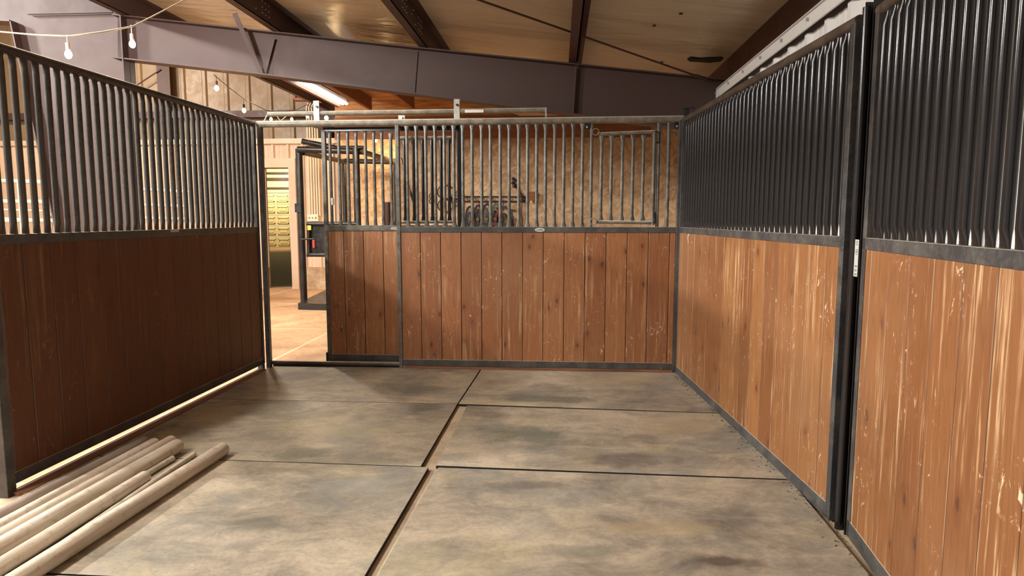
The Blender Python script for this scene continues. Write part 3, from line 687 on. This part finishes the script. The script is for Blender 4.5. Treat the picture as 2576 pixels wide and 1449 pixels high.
for (x, y0, y1) in ((1649, 332, 360), (1643, 533, 563)):
    m = MB(); zz0, zz1 = fz(x, y1), fz(x, y0); X = fx(x)
    m.tube([(X - .015, -.02, zz1), (X + .008, -.02, zz1 - .004), (X + .010, -.02, (zz0 + zz1) / 2), (X + .008, -.02, zz0 + .004), (X - .015, -.02, zz0)], .0055, 6); m.build('latch_loop', M['black'], ht)
# marks on the rail and the joint bracket
def sticker(x, y, w, h, nm='maker_sticker', lab='oval silver maker sticker', par=None, yy=-.0255):
    X = fx(x, y); Z = fz(x, y); m = MB(); n = 16
    m.prism([(X + w * math.cos(2 * math.pi * i / n), yy, Z + h * math.sin(2 * math.pi * i / n)) for i in range(n)], (0, .0012, 0))
    o = m.build(nm, M['sticker'], par or fr); o['label'] = lab
    m = MB(); m.box((X - w * .7, yy - .0006, Z - h * .25), (X + w * .7, yy, Z + h * .05)); m.box((X - w * .2, yy - .0006, Z + h * .15), (X + w * .5, yy, Z + h * .4)); m.build('print', M['ink'], o); return o
sticker(1358, 578, .045, .018)
MB().tube([(fx(1662, 927), -.026, fz(1662, 925)), (fx(1662, 927), -.031, fz(1662, 925))], .008, 8).build('bolt', M['brass'], fr)
# right corner cap
cpn = empty('corner_post_cap', BL + (RC - BL).normalized() * (FL + .012), FR_ROT, 'taller steel post in the right rear corner with a bent strap cap', 'post')
MB().box((-.018, -.03, 0), (.03, .024, 2.355)).build('post', M['bar'], cpn, .003)
MB().beam((-.02, 0, 2.362), (.075, -.01, 2.366), .05, .012).build('strap_cap', M['bar'], cpn)
# sliding door hanging outside the front
DO = .10
dx0 = fx(813); dx1 = fx(1156)
def dxp(px, py=450):
    o = BL + Vector((-d.y, d.x, 0)).normalized() * DO; return online(px, py, o, o + d)[1]
dn = Vector((-d.y, d.x, 0)).normalized()
do = empty('sliding_stall_door', BL + dn * DO, FR_ROT, 'sliding stall door pushed open behind the fixed front, boards below and bars above', 'door')
x0, x1 = dxp(822, 600), dxp(1158, 600)
MB().box((x0 - .018, -.02, .045), (x0 + .018, .02, Z_TOP - .04)).build('stile', M['bar_dusty'], do, .003)
MB().box((x1 - .022, -.02, .045), (x1 + .022, .02, Z_TOP + .04)).build('stile', M['black'], do, .003)
MB().box((x0, -.022, Z_MB + .01), (x1, .022, Z_MT + .012)).build('middle_rail', M['bar_dusty'], do, .003)
MB().box((x0, -.022, .055), (x1, .022, .125)).build('bottom_rail', M['frame'], do, .003)
MB().box((x0, -.02, Z_TOP - .06), (x1, .02, Z_TOP - .02)).build('top_rail', M['bar'], do, .003)
boards(x0 + .015, x1 - .015, .12, Z_MB + .014, -.015, .015, 'wood_boards', M['pine'], do)
bars(do, [dxp(x, 570) for x in (836, 858, 880, 901, 924, 945, 965)], M['bar_dusty'], r=.0145, flare=.018, z0=Z_MT + .01, z1=Z_TOP - .055)
bars(do, [dxp(987, 570)], M['bar_dusty'], r=.0155, flare=.022, z0=Z_MT + .01, z1=Z_TOP - .075)
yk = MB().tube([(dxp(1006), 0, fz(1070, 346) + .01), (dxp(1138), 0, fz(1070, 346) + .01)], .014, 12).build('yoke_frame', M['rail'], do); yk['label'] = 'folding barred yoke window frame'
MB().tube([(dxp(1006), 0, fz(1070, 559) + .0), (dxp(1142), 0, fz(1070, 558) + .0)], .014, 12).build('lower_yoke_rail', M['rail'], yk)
me = None
for x in (1018.5, 1041, 1064, 1087, 1110, 1130):
    if me is None: o = bar_mesh(fz(1070, 558), fz(1070, 348), .0145, .022).build('yoke_bar', M['black'], yk); me = o.data  # black steel here paints in the shade on the yoke bars
    else: o = bpy.data.objects.new('yoke_bar', me); C.objects.link(o); o.parent = yk
    o.location = (dxp(x, 450), 0, 0)
MB().tube([(dxp(836, 500), 0, 1.535), (dxp(836, 515), 0, 1.60)], .0165, 12).build('white_tape', M['white'], do)
sticker(990, 575, .05, .012, 'label_strip', 'worn white label strip', do, -.0235)
MB().box((x0 - .03, -.03, .05), (x0 - .012, .03, .14)).build('bottom_guide', M['black'], do)
# galvanised trolleys that carry the door
for x in (803, 1152):
    X = dxp(x, 280); h = MB(); h.box((X - .026, -.075, 2.30), (X + .026, -.07, 2.475)); h.box((X - .026, -.075, 2.47), (X + .026, .01, 2.475)); h.build('trolley_hanger', M['galv'], do)
    q = MB(); q.tube([(X + .006, -.075, 2.42), (X + .006, -.088, 2.42)], .011, 8); q.build('hanger_bolt', M['black'], do)
    q = MB(); q.tube([(X - .0, -.05, 2.30), (X, .02, 2.30)], .022, 12); q.build('roller', M['galv'], do)
# overhead track tube
tk = empty('door_track', BL + dn * .05, FR_ROT, 'galvanised overhead track tube above the stall front', 'track')
t0, t1 = fx(668, 285), fx(1373, 285)
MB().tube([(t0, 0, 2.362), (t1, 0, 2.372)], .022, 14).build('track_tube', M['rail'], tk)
MB().beam((t0, 0, 2.37), (t0 - .04, -.03, 2.27), .03, .006).build('end_bracket', M['galv'], tk)
MB().box((t1 - .006, -.024, 2.29), (t1 + .006, -.018, 2.39)).build('end_stop', M['galv'], tk)
X = fx(1010, 290); MB().box((X - .03, -.05, 2.290), (X + .03, -.044, 2.332)).build('track_clip', M['galv'], tk); MB().tube([(X, -.044, 2.312), (X, -.062, 2.312)], .011, 8).build('clip_bolt', M['galv'], tk)
X = fx(1192, 284); m = MB(); m.box((X - .085, -.026, 2.353), (X + .085, -.020, 2.378)); m.build('white_label', M['white'], tk)
m = MB(); X = fx(702, 292); m.tube([(X - .04, 0, 2.345), (X - .01, 0, 2.30), (X + .05, 0, 2.345)], .005, 6); m.build('wire_loop', M['galv'], tk)
# floor track under the doorway
ft = empty('floor_track', BL + dn * .03, FR_ROT, 'round steel threshold tube across the stall doorway', 'threshold')
MB().tube([(.05, -.02, .05), (xp, -.02, .05)], .020, 12).build('threshold_tube', M['frame'], ft)
MB().box((.05, -.01, 0.005), (xp, .01, .04)).build('support_bar', M['frame'], ft)
# sill boards
tag(MB().box((xp + .03, -.030, .0235), (FL - .05, .02, .0465)).build('sill_board', M['sill']), 'reddish wooden sill board under the fixed stall front', 'board', 'sill boards')
o = bpy.data.objects['sill_board']; o.location = BL; o.rotation_euler = (0, 0, FR_ROT)
o = tag(MB().box((0.0, -.095, .001), (2.75, .0, .022)).build('sill_board', M['sill']), 'dark wooden sill board on the ground under the left partition', 'board', 'sill boards')
o.location = LN; o.rotation_euler = (0, 0, math.atan2((LF - LN).y, (LF - LN).x))

# ---------------------------------------------------------------- rubber mats
k = concrete('bare_concrete', col(150, 132, 108), col(196, 178, 150), False)
pad = [Vector((-2.42, 6.10, 0)), Vector((1.80, 5.81, 0)), Vector((1.58, 2.86, 0)), Vector((1.44, 1.0, 0)), Vector((-2.72, 1.2, 0))]
tag(MB().prism(pad[::-1], (0, 0, .0015)).build('floor_stall', k), 'pale bare concrete of the stall floor, seen in the gaps between the mats', 'floor', kind='structure')
def G(px, py): return gp(px, py, .02)
dl = (LF - LN) / (LF - LN).y
def lft(y): return LN + dl * (y - LN.y) + Vector((.10, 0, 0))
ml = [Vector((-2.25, 6.10, 0)), Vector((-.29, 5.99, 0)), Vector((-.412, 4.826, 0)), lft(4.972)]
Z2 = lambda v, z=0.0: Vector((v.x, v.y, z))
GR = col(88, 92, 82); BR = col(84, 72, 66); TN = col(166, 146, 112)
def mat(pts, lab, stains=()):
    n = MB(); P = [Z2(Vector(p), .002) for p in pts]
    cx_ = sum((p for p in P), Vector()) / 4
    e = [p - cx_ for p in P]; n.prism(e, (0, 0, .02)); o = n.build('rubber_mat', mat_material(stains), None, .003); o.location = cx_; o.data.materials.append(M['mat_edge'])
    for pg in o.data.polygons:
        if abs(pg.normal.z) < .5: pg.material_index = 1
    return tag(o, lab, 'rubber mat', 'rubber mats on the stall floor')
mat([ml[0], ml[1], ml[2], ml[3]], 'worn rubber floor mat at the rear left, by the doorway', [(1040, 985, .35, .22, GR, .6), (760, 950, .3, .2, BR, .4)])
mat([Vector((-.280, 5.985, 0)), Vector((1.49, 5.84, 0)), Vector((1.49, 4.596, 0)), Vector((-.404, 4.826, 0))], 'worn rubber floor mat in the rear right corner', [(1370, 1010, .45, .12, GR, .7), (1550, 960, .5, .2, TN, .5)])
mat([lft(4.966), Vector((-.412, 4.818, 0)), Vector((-.515, 3.578, 0)), lft(3.745)], 'stained rubber floor mat in the middle row on the left', [(760, 1150, .3, .12, GR, .6), (1080, 1030, .2, .1, GR, .5), (860, 1090, .5, .2, col(160, 152, 118), .4)])
mat([Vector((-.335, 4.785, 0)), Vector((1.49, 4.582, 0)), Vector((1.49, 3.396, 0)), Vector((-.432, 3.590, 0))], 'stained rubber floor mat in the middle row on the right, with a dark patch', [(1330, 1100, .35, .22, GR, .75), (1580, 1165, .35, .15, BR, .6), (1700, 1080, .3, .2, TN, .4)])
mat([lft(3.737), Vector((-.470, 3.566, 0)), Vector((-.585, 2.36, 0)), lft(2.515)], 'large near rubber floor mat on the left, beside the timber poles', [(650, 1330, .2, .1, GR, .5), (880, 1230, .3, .15, col(146, 146, 138), .5)])
mat([Vector((-.415, 3.562, 0)), Vector((1.49, 3.382, 0)), Vector((1.40, 2.36, 0)), Vector((1.30, 2.06, 0)), Vector((-.545, 2.30, 0))], 'large near rubber floor mat on the right, beside the scraped boards', [(1810, 1425, .17, .075, BR, .9), (1330, 1230, .3, .07, BR, .5), (1650, 1340, .35, .08, TN, .5), (1420, 1400, .3, .07, GR, .4)])
mat([lft(2.505), Vector((-.585, 2.35, 0)), Vector((-.70, 1.13, 0)), lft(1.25)], 'rubber floor mat showing only its edge at the bottom left corner')
mat([Vector((-.545, 2.29, 0)), Vector((1.29, 2.04, 0)), Vector((1.10, 1.0, 0)), Vector((-.66, 1.10, 0))], 'rubber floor mat nearest the camera on the right, below the frame')
# litter along the right kerb
m = MB()
for i in range(260):
    t = random.random(); y = 2.3 + t * 3.4; xk = 1.475 if y > 2.85 else 1.475 - (2.85 - y) * .172
    x = xk - abs(random.gauss(0, .035)); s = random.uniform(.0015, .0055); a = random.random() * 3.1
    u = Vector((math.cos(a), math.sin(a), 0)); m.beam(Vector((x, y, .024)), Vector((x, y, .024)) + u * s * 2.2, s * .7, s * .5)
tag(m.build('floor_litter', M['debris']), 'crumbs of dirt and hay along the foot of the right partition', 'litter', kind='stuff')

# ---------------------------------------------------------------- timber poles
def pole(x32, sl, yf, yn, r, mat_, lab, taper=0.0):
    a = Vector((x32 + sl * (yf - 3.2), yf, 0)); b = Vector((x32 + sl * (yn - 3.2), yn, 0)); L = (a - b).length
    dd = (a - b).normalized(); m = MB(); zs = [0, .004, .012, .3, L * .5, L - .3, L - .012, L - .004, L]
    rr = [r * .80, r * .93, r, r, r * (1 - taper * .5), r * (1 - taper), r * (1 - taper), r * .93 * (1 - taper), r * .80 * (1 - taper)]
    pts = []
    for i, z in enumerate(zs):
        w = random.uniform(-.0015, .0015) if 2 < i < 6 else 0
        pts.append((w, z, 0))
    m.tube(pts, rr, 18); o = m.build('timber_pole', mat_); o.location = (b.x, b.y, .0225 + r * .985)
    o.rotation_euler = (0, 0, math.atan2(dd.y, dd.x) - math.pi / 2)
    return tag(o, lab, 'pole', 'timber poles lying on the mats')
pole(-2.302, .092, 3.88, 1.45, .037, M['pole_grey'], 'grey weathered pole lying furthest left, against the partition')
pole(-2.222, .085, 3.86, 1.35, .036, M['pole'], 'pale timber pole right beside the grey weathered one')
pole(-2.143, .085, 3.90, 1.30, .037, M['pole'], 'pale timber pole, third in the bundle counted from the partition')
pole(-2.052, .092, 3.80, 1.28, .043, M['pole'], 'thick mottled timber pole with a dark-spotted end in the middle of the bundle')
pole(-1.998, .088, 3.66, 2.2, .017, M['pole'], 'short-looking thin pole tucked between the thick mottled pole and the shortest one')
pole(-1.948, .080, 3.345, 1.22, .035, M['pole'], 'pole whose end stops shortest, right of the thick mottled pole')
pole(-1.890, .045, 3.73, 1.6, .0150, M['pole'], 'thinnest timber pole, lying alone left of the outermost pole')
pole(-1.766, .112, 3.755, 1.18, .040, M['pole'], 'outermost timber pole on the right side of the bundle, casting a black shadow')

# ---------------------------------------------------------------- string lights
def strand(name, lab, path, bulbs, cord):
    e = empty(name, (0, 0, 0), 0, lab, 'string lights')
    MB().tube(path, .005, 6).build('cord', cord, e)
    for (px, py, Y, drop, lit, sc) in bulbs:
        c = atY(px, py, Y)
        m = MB(); m.tube([c + Vector((0, 0, drop)), c + Vector((0, 0, .055 * sc))], .0035, 6); m.tube([c + Vector((0, 0, .07 * sc)), c + Vector((0, 0, .028 * sc))], .013 * sc, 10)
        s = m.build('socket', cord, e)
        MB().sphere(c, .021 * sc, 1.3).build('bulb', M['bulb'] if lit else M['bulb_dim'], s)
    return e
Yn = 4.3
def P(px, py, Y): return atY(px, py, Y)
strand('string_lights', 'near strand of warm bulbs on a pale cord above the left partition', [P(-260, 40, Yn), P(0, 80, Yn), P(90, 88, Yn), P(172, 91, Yn), P(260, 80, Yn + .2), P(335, 66, Yn + .5), P(378, 44, Yn + .9), P(470, -4, 5.6), P(520, -40, 6.0)],
       [(172, 137, Yn, .12, 1, 1.0), (333, 111, Yn + .5, .13, 1, 1.0)], M['cord'])
strand('string_lights', 'far strand of warm bulbs hanging from the rafter down the aisle', [P(538, 188, 6.62), P(576, 220, 7.4), P(617, 252, 8.2), P(640, 262, 8.8), P(668, 277, 9.6), P(700, 283, 10), P(745, 277, 10.6), P(773, 263, 11.2), P(790, 275, 10.8), P(822, 285, 9.5), P(900, 312, 10.8), P(946, 338, 12.0), P(1010, 350, 12.5)],
       [(545, 222, 6.7, .12, 1, 1.0), (614, 278, 8.2, .12, 1, 1.05), (682, 300, 9.8, .09, 0, 1.1), (734, 300, 10.4, .1, 0, 1.1), (773, 292, 11.0, .12, 1, 1.2), (821, 297, 9.5, .08, 1, 1.3), (946, 353, 12.0, .09, 1, 1.3)], M['cord_dark'])

# ---------------------------------------------------------------- conduits, outlet box, pipes on the far wall
for i, (x, lb) in enumerate(((778, 'leftmost white conduit above the outlet box'), (784, 'second white conduit above the outlet box'), (790.5, 'third white conduit above the outlet box'), (797, 'fourth white conduit above the outlet box'), (803, 'rightmost white conduit above the outlet box'))):
    a = onF(x + 2, 545, -.05); b = onF(x, 295, -.05)
    zt2 = 3.55
    a.z = 1.45; b = Vector((a.x, a.y, zt2)); c = b + BU * .18 + Vector((0, 0, .16))
    tag(MB().tube([a, b, b + BU * .05 + Vector((0, 0, .12)), c], .016, 8).build('conduit', M['conduit']), lb, 'conduit', 'conduits on the far wall')
a = onF(789, 548, -.05)
ob = empty('outlet_box', (a.x, a.y, a.z), math.atan2(BU.y, BU.x), 'cream outlet box at the foot of the white conduits', 'outlet box')
MB().box((-.11, -.05, -.07), (.11, .03, .07)).build('box', M['conduit'], ob, .005)
for x in (-.07, -.005): MB().tube([(x, -.05, 0), (x, -.058, 0)], .012, 8).build('socket', M['iron'], ob)
MB().box((.055, -.056, -.02), (.07, -.05, .02)).build('switch', M['iron'], ob)
a = onF(741, 215, -.1); b = onF(742, 248, -.1); c = onF(850, 250, -.1)
tag(MB().tube([a, b, b + BU * .02 + Vector((0, 0, -.02)), c], .04, 10).build('brown_pipe', M['copper']), 'brown pipe with an elbow high on the far wall', 'pipe')

# ---------------------------------------------------------------- horse stocks
A_ = atY(765, 762, 10.55); A_.z = 0; D_ = atY(905, 762, 10.45); D_.z = 0; B_ = atY(870, 600, 12.35); B_.z = 0; C_ = atY(1000, 600, 12.3); C_.z = 0
hs_ = empty('horse_stocks', A_, 0, 'black steel horse stocks standing in the aisle beyond the doorway', 'horse stocks')
def rel(p, z=None): q = Vector(p) - A_; q.z = p.z if z is None else z; return q
Ht = 2.50
pst = [('A', A_), ('B', B_), ('C', C_), ('D', D_)]
for nm, p in pst:
    MB().tube([rel(p, .05), rel(p, Ht)], .055 if nm != 'B' else .045, 14).build('post', M['black'], hs_)
tp = [(atY(749, 376, 10.5), atY(914, 381, 10.5), .05), (atY(762, 384, 10.6), atY(868, 407, 12.3), .042), (atY(868, 405, 12.3), atY(1004, 408, 12.3), .045), (atY(900, 378, 10.5), atY(1010, 413, 12.3), .045), (atY(760, 355, 10.9), atY(845, 373, 10.9), .045), (atY(770, 371, 11.2), atY(915, 371, 11.2), .03)]
for a, b, r in tp: MB().tube([a - A_, b - A_], r, 12).build('top_tube', M['black'], hs_)
g0 = gp(748, 779); 
MB().prism([rel(gp(750, 779), 0.0), rel(gp(900, 783), 0.0), rel(gp(960, 733), 0.0), rel(gp(838, 733), .0)], (0, 0, .10)).build('base', M['black'], hs_)
gt = MB().prism([rel(atY(774, 562, 10.3)), rel(atY(898, 562, 10.3)), rel(atY(898, 640, 10.3)), rel(atY(774, 640, 10.3))], (0, .02, 0)).build('gate_panel', M['black'], hs_)
for a, b in (((772, 563), (898, 563)), ((772, 641), (898, 641)), ((777, 563), (777, 641))):
    MB().tube([atY(*a, 10.28) - A_, atY(*b, 10.28) - A_], .032, 10).build('gate_tube', M['black'], gt)
o = MB().box((-.025, -.01, -.035), (.03, 0, .035)).build('yellow_label', M['yellow'], gt); o.location = atY(778, 573, 10.22) - A_
o = MB().box((-.016, -.03, -.06), (.016, .0, .06)).build('red_grip', M['red'], gt); o.location = atY(790, 613, 10.22) - A_
MB().tube([atY(756, 602, 10.2) - A_, atY(790, 601, 10.2) - A_], .014, 8).build('latch_bar', M['black'], gt)
MB().box((-.06, -.02, -.07), (.04, .02, .07)).build('hinge_plate', M['black'], hs_).location = atY(752, 523, 10.5) - A_
# bucket-like canister
a = atY(977, 562, 9.6); cn = tag(MB().tube([Vector((a.x, a.y, 1.30)), Vector((a.x, a.y, 1.64))], .05, 14).build('feed_canister', M['bucket']), 'dark brown canister standing beyond the sliding door bars', 'canister')
a.z = 0; MB().tube([Vector((a.x, a.y, 0)), Vector((a.x, a.y, 1.3))], .03, 10).build('stand', M['bucket'], cn)

# ---------------------------------------------------------------- things on the tack room wall
def T(px, py, d=-.03): return onT(px, py, d)
hr = empty('hook_rack', (0, 0, 0), 0, 'long dark iron hook rack with scrollwork on the tack room wall', 'hook rack')
for y in (494.5, 506.5): MB().tube([T(1162, y), T(1326, y + .5)], .008, 8).build('rail', M['iron'], hr)
for i in range(7):
    x = 1170 + i * 21.5; m = MB(); c = T(x + 5, 500.5); r_ = .026
    m.tube([c + BU * (r_ * 1.5 * (t / 10 - 1)) + Vector((0, 0, r_ * math.sin(t / 20 * 2 * math.pi))) for t in range(21)], .004, 6); m.build('scroll', M['iron'], hr)
for x in (1205, 1225, 1246, 1266): MB().tube([T(x, 506), T(x, 514), T(x, 516, -.08)], .006, 6).build('hook', M['iron'], hr)
def strap(pts, w=.02, d=-.07, mat_='strap_black', par=None, nm='strap'):
    m = MB(); P3 = [T(x, y, d) for x, y in pts]
    # smooth the line
    for _ in range(2):
        Q = [P3[0]]
        for a, b in zip(P3[:-1], P3[1:]): Q += [a * .75 + b * .25, a * .25 + b * .75]
        Q.append(P3[-1]); P3 = Q
    for a, b in zip(P3[:-1], P3[1:]): m.beam(a, b + (b - a) * .15, w, .006, BV) if (b - a).length > 1e-5 else None
    return m.build(nm, M[mat_], par)
halt = [(1183, 1171, 1197, 518, ('strap_black', 'strap_teal', 'strap_maroon'), 'halter with a teal strap, leftmost on the hook rack'), (1203, 1192, 1214, 515, ('strap_maroon', 'strap_black', 'strap_grey'), 'maroon halter with a brass ring on the hook rack'),
        (1226, 1213, 1240, 512, ('strap_black', 'strap_green', 'strap_grey'), 'black and pale green halter in the middle of the rack'), (1247, 1236, 1262, 512, ('strap_green', 'strap_black', 'strap_red'), 'halter with a red strap on the hook rack'),
        (1262, 1254, 1290, 518, ('strap_grey', 'strap_green', 'strap_black'), 'halter with a long slanting green strap, rightmost on the rack')]
for i, (xc, xl, xr, yt, ms, lb) in enumerate(halt):
    e = empty('halter', (0, 0, 0), 0, lb, 'halter', 'halters on the hook rack'); dd = -.06 - i * .012
    strap([(xl, 596), (xl + 1, 545), (xl + 4, yt + 8), (xc, yt), (xr - 4, yt + 8), (xr - 1, 545), (xr + 1, 596)], .030, dd, ms[0], e)
    strap([(xl + 5, 590), (xl + 6, 548), (xc - 2, yt + 12), (xc + 4, 545), (xc + 6, 590)], .026, dd - .02, ms[1], e)
    strap([(xc - 4, 590), (xc, 552), (xc + 5, yt + 14), (xr - 3, 560), (xr + 4, 590)], .022, dd - .035, ms[2], e)
    strap([(xl + 1, 560), (xc, 566), (xr - 1, 560)], .022, dd - .03, ms[0], e, 'noseband')
    c = T(xc - 1, 552, dd - .05); m = MB(); m.tube([c + BU * (.014 * math.cos(t / 10 * 6.283)) + Vector((0, 0, .014 * math.sin(t / 10 * 6.283))) for t in range(10)], .004, 6, closed=True); m.build('ring', M['brass'], e)
# iron ornament: two big loops with small loops
orn = empty('iron_wall_ornament', (0, 0, 0), 0, 'dark iron wall ornament of two large rings and small loops left of the hook rack', 'wall ornament')
def ring(px, py, r, wire=.008, par=None, nm='ring', sx=1.0):
    c = T(px, py); m = MB(); n = 22
    m.tube([c + BU * (r * sx * math.cos(t / n * 6.283)) + Vector((0, 0, r * math.sin(t / n * 6.283))) for t in range(n)], wire, 6, closed=True); m.build(nm, M['iron'], par)
ring(1120, 483, .092, par=orn, sx=1.15); ring(1120, 517, .088, par=orn, sx=1.15)
ring(1086, 493, .034, .006, orn, 'small_loop'); ring(1086, 506, .034, .006, orn, 'small_loop'); ring(1150, 488, .03, .006, orn, 'small_loop'); ring(1150, 513, .03, .006, orn, 'small_loop')
MB().tube([T(1108, 500), T(1163, 500.5)], .014, 8).build('stem', M['iron'], orn)
MB().sphere(T(1132, 500), .035).build('boss', M['iron'], orn)
for a, b in (((1159, 500), (1161, 486)), ((1159, 500), (1160, 516))): MB().tube([T(*a), T((a[0] + b[0]) / 2 + 3, (a[1] + b[1]) / 2), T(*b)], .006, 6).build('tendril', M['iron'], orn)
# clover shaped hook with a rope
cv = empty('clover_hook', (0, 0, 0), 0, 'dark iron clover shaped hook right of the rack, higher than it', 'hook')
m = MB()
for x, y, r in ((1291, 450, .022), (1296, 454, .020), (1290, 460, .024), (1294, 467, .03)): m.sphere(T(x, y), r, 1.0, 10, 7)
m.build('clover', M['iron'], cv)
MB().tube([T(1297, 470), T(1304, 478), T(1309, 487), T(1316, 497), T(1322, 504)], .012, 8).build('arm', M['iron'], cv)
MB().tube([T(1312, 500), T(1322, 502)], .03, 8).build('bracket', M['iron'], cv)
tag(MB().tube([T(1308, 503, -.06), T(1309, 530, -.06), T(1308, 560, -.06), T(1309, 610, -.06)], .007, 6).build('hanging_cord', M['cord_dark']), 'left of the two brown cords hanging below the clover hook', 'cord', 'cords below the clover hook')
tag(MB().tube([T(1313, 503, -.06), T(1312, 540, -.06), T(1314, 570, -.06), T(1313, 610, -.06)], .007, 6).build('hanging_cord', M['cord_dark']), 'right of the two brown cords hanging below the clover hook', 'cord', 'cords below the clover hook')
sc = empty('wall_sconce', T(1338, 493), math.atan2(BU.y, BU.x), 'small brown box sconce on the strand board right of the rack', 'sconce')
MB().box((-.04, -.07, -.06), (.04, .02, .055)).build('box', M['lumber_dark'], sc, .006); MB().tube([(0, -.03, -.06), (0, -.03, -.09)], .03, 10).build('collar', M['brass'], sc)
# riding whip
wh = tag(MB().tube([T(1009, 396), T(1016, 420), T(1024, 446), T(1032, 480)], .006, 6).build('riding_whip', M['iron']), 'thin dark whip with a tassel hanging left on the tack room wall', 'whip')
MB().tube([T(1032, 480), T(1034, 490), T(1041, 511)], [.008, .02, .012], 8).build('tassel', M['iron'], wh)

# ---------------------------------------------------------------- pipe corral panels seen through the left partition
def corral(x0, x1, rails, Y0, Y1, lab, r=.026, up=()):
    e = empty('corral_panel', (0, 0, 0), 0, lab, 'corral panel', 'pipe corral panels')
    for (ya, yb) in rails:
        MB().tube([atY(x0, ya, Y0), atY(x1, yb, Y1)], r, 10).build('rail', M['white_pipe'], e)
    za = atY(x0, rails[0][0], Y0); zb_ = atY(x1, rails[0][1], Y1)
    for f in up:
        p = za + (zb_ - za) * f; q = Vector((p.x, p.y, 0)); MB().tube([q, p], r, 10).build('upright', M['white_pipe'], e)
    return e
corral(-260, 186, [(447, 461), (504, 509), (556, 555), (605, 600)], 9.4, 9.0, 'pale pipe corral panel behind the leftmost bars', .03, (0, .7, 1))
corral(120, 478, [(462, 484), (508, 520), (541, 552), (600, 606)], 9.6, 9.2, 'pale pipe corral panel sloping behind the column, right end showing', .026, (0, 1))
corral(-200, 300, [(520, 538), (541, 560), (600, 610)], 10.4, 9.9, 'thin brownish pipe corral panel leaning behind the pale ones', .016, (0, 1))
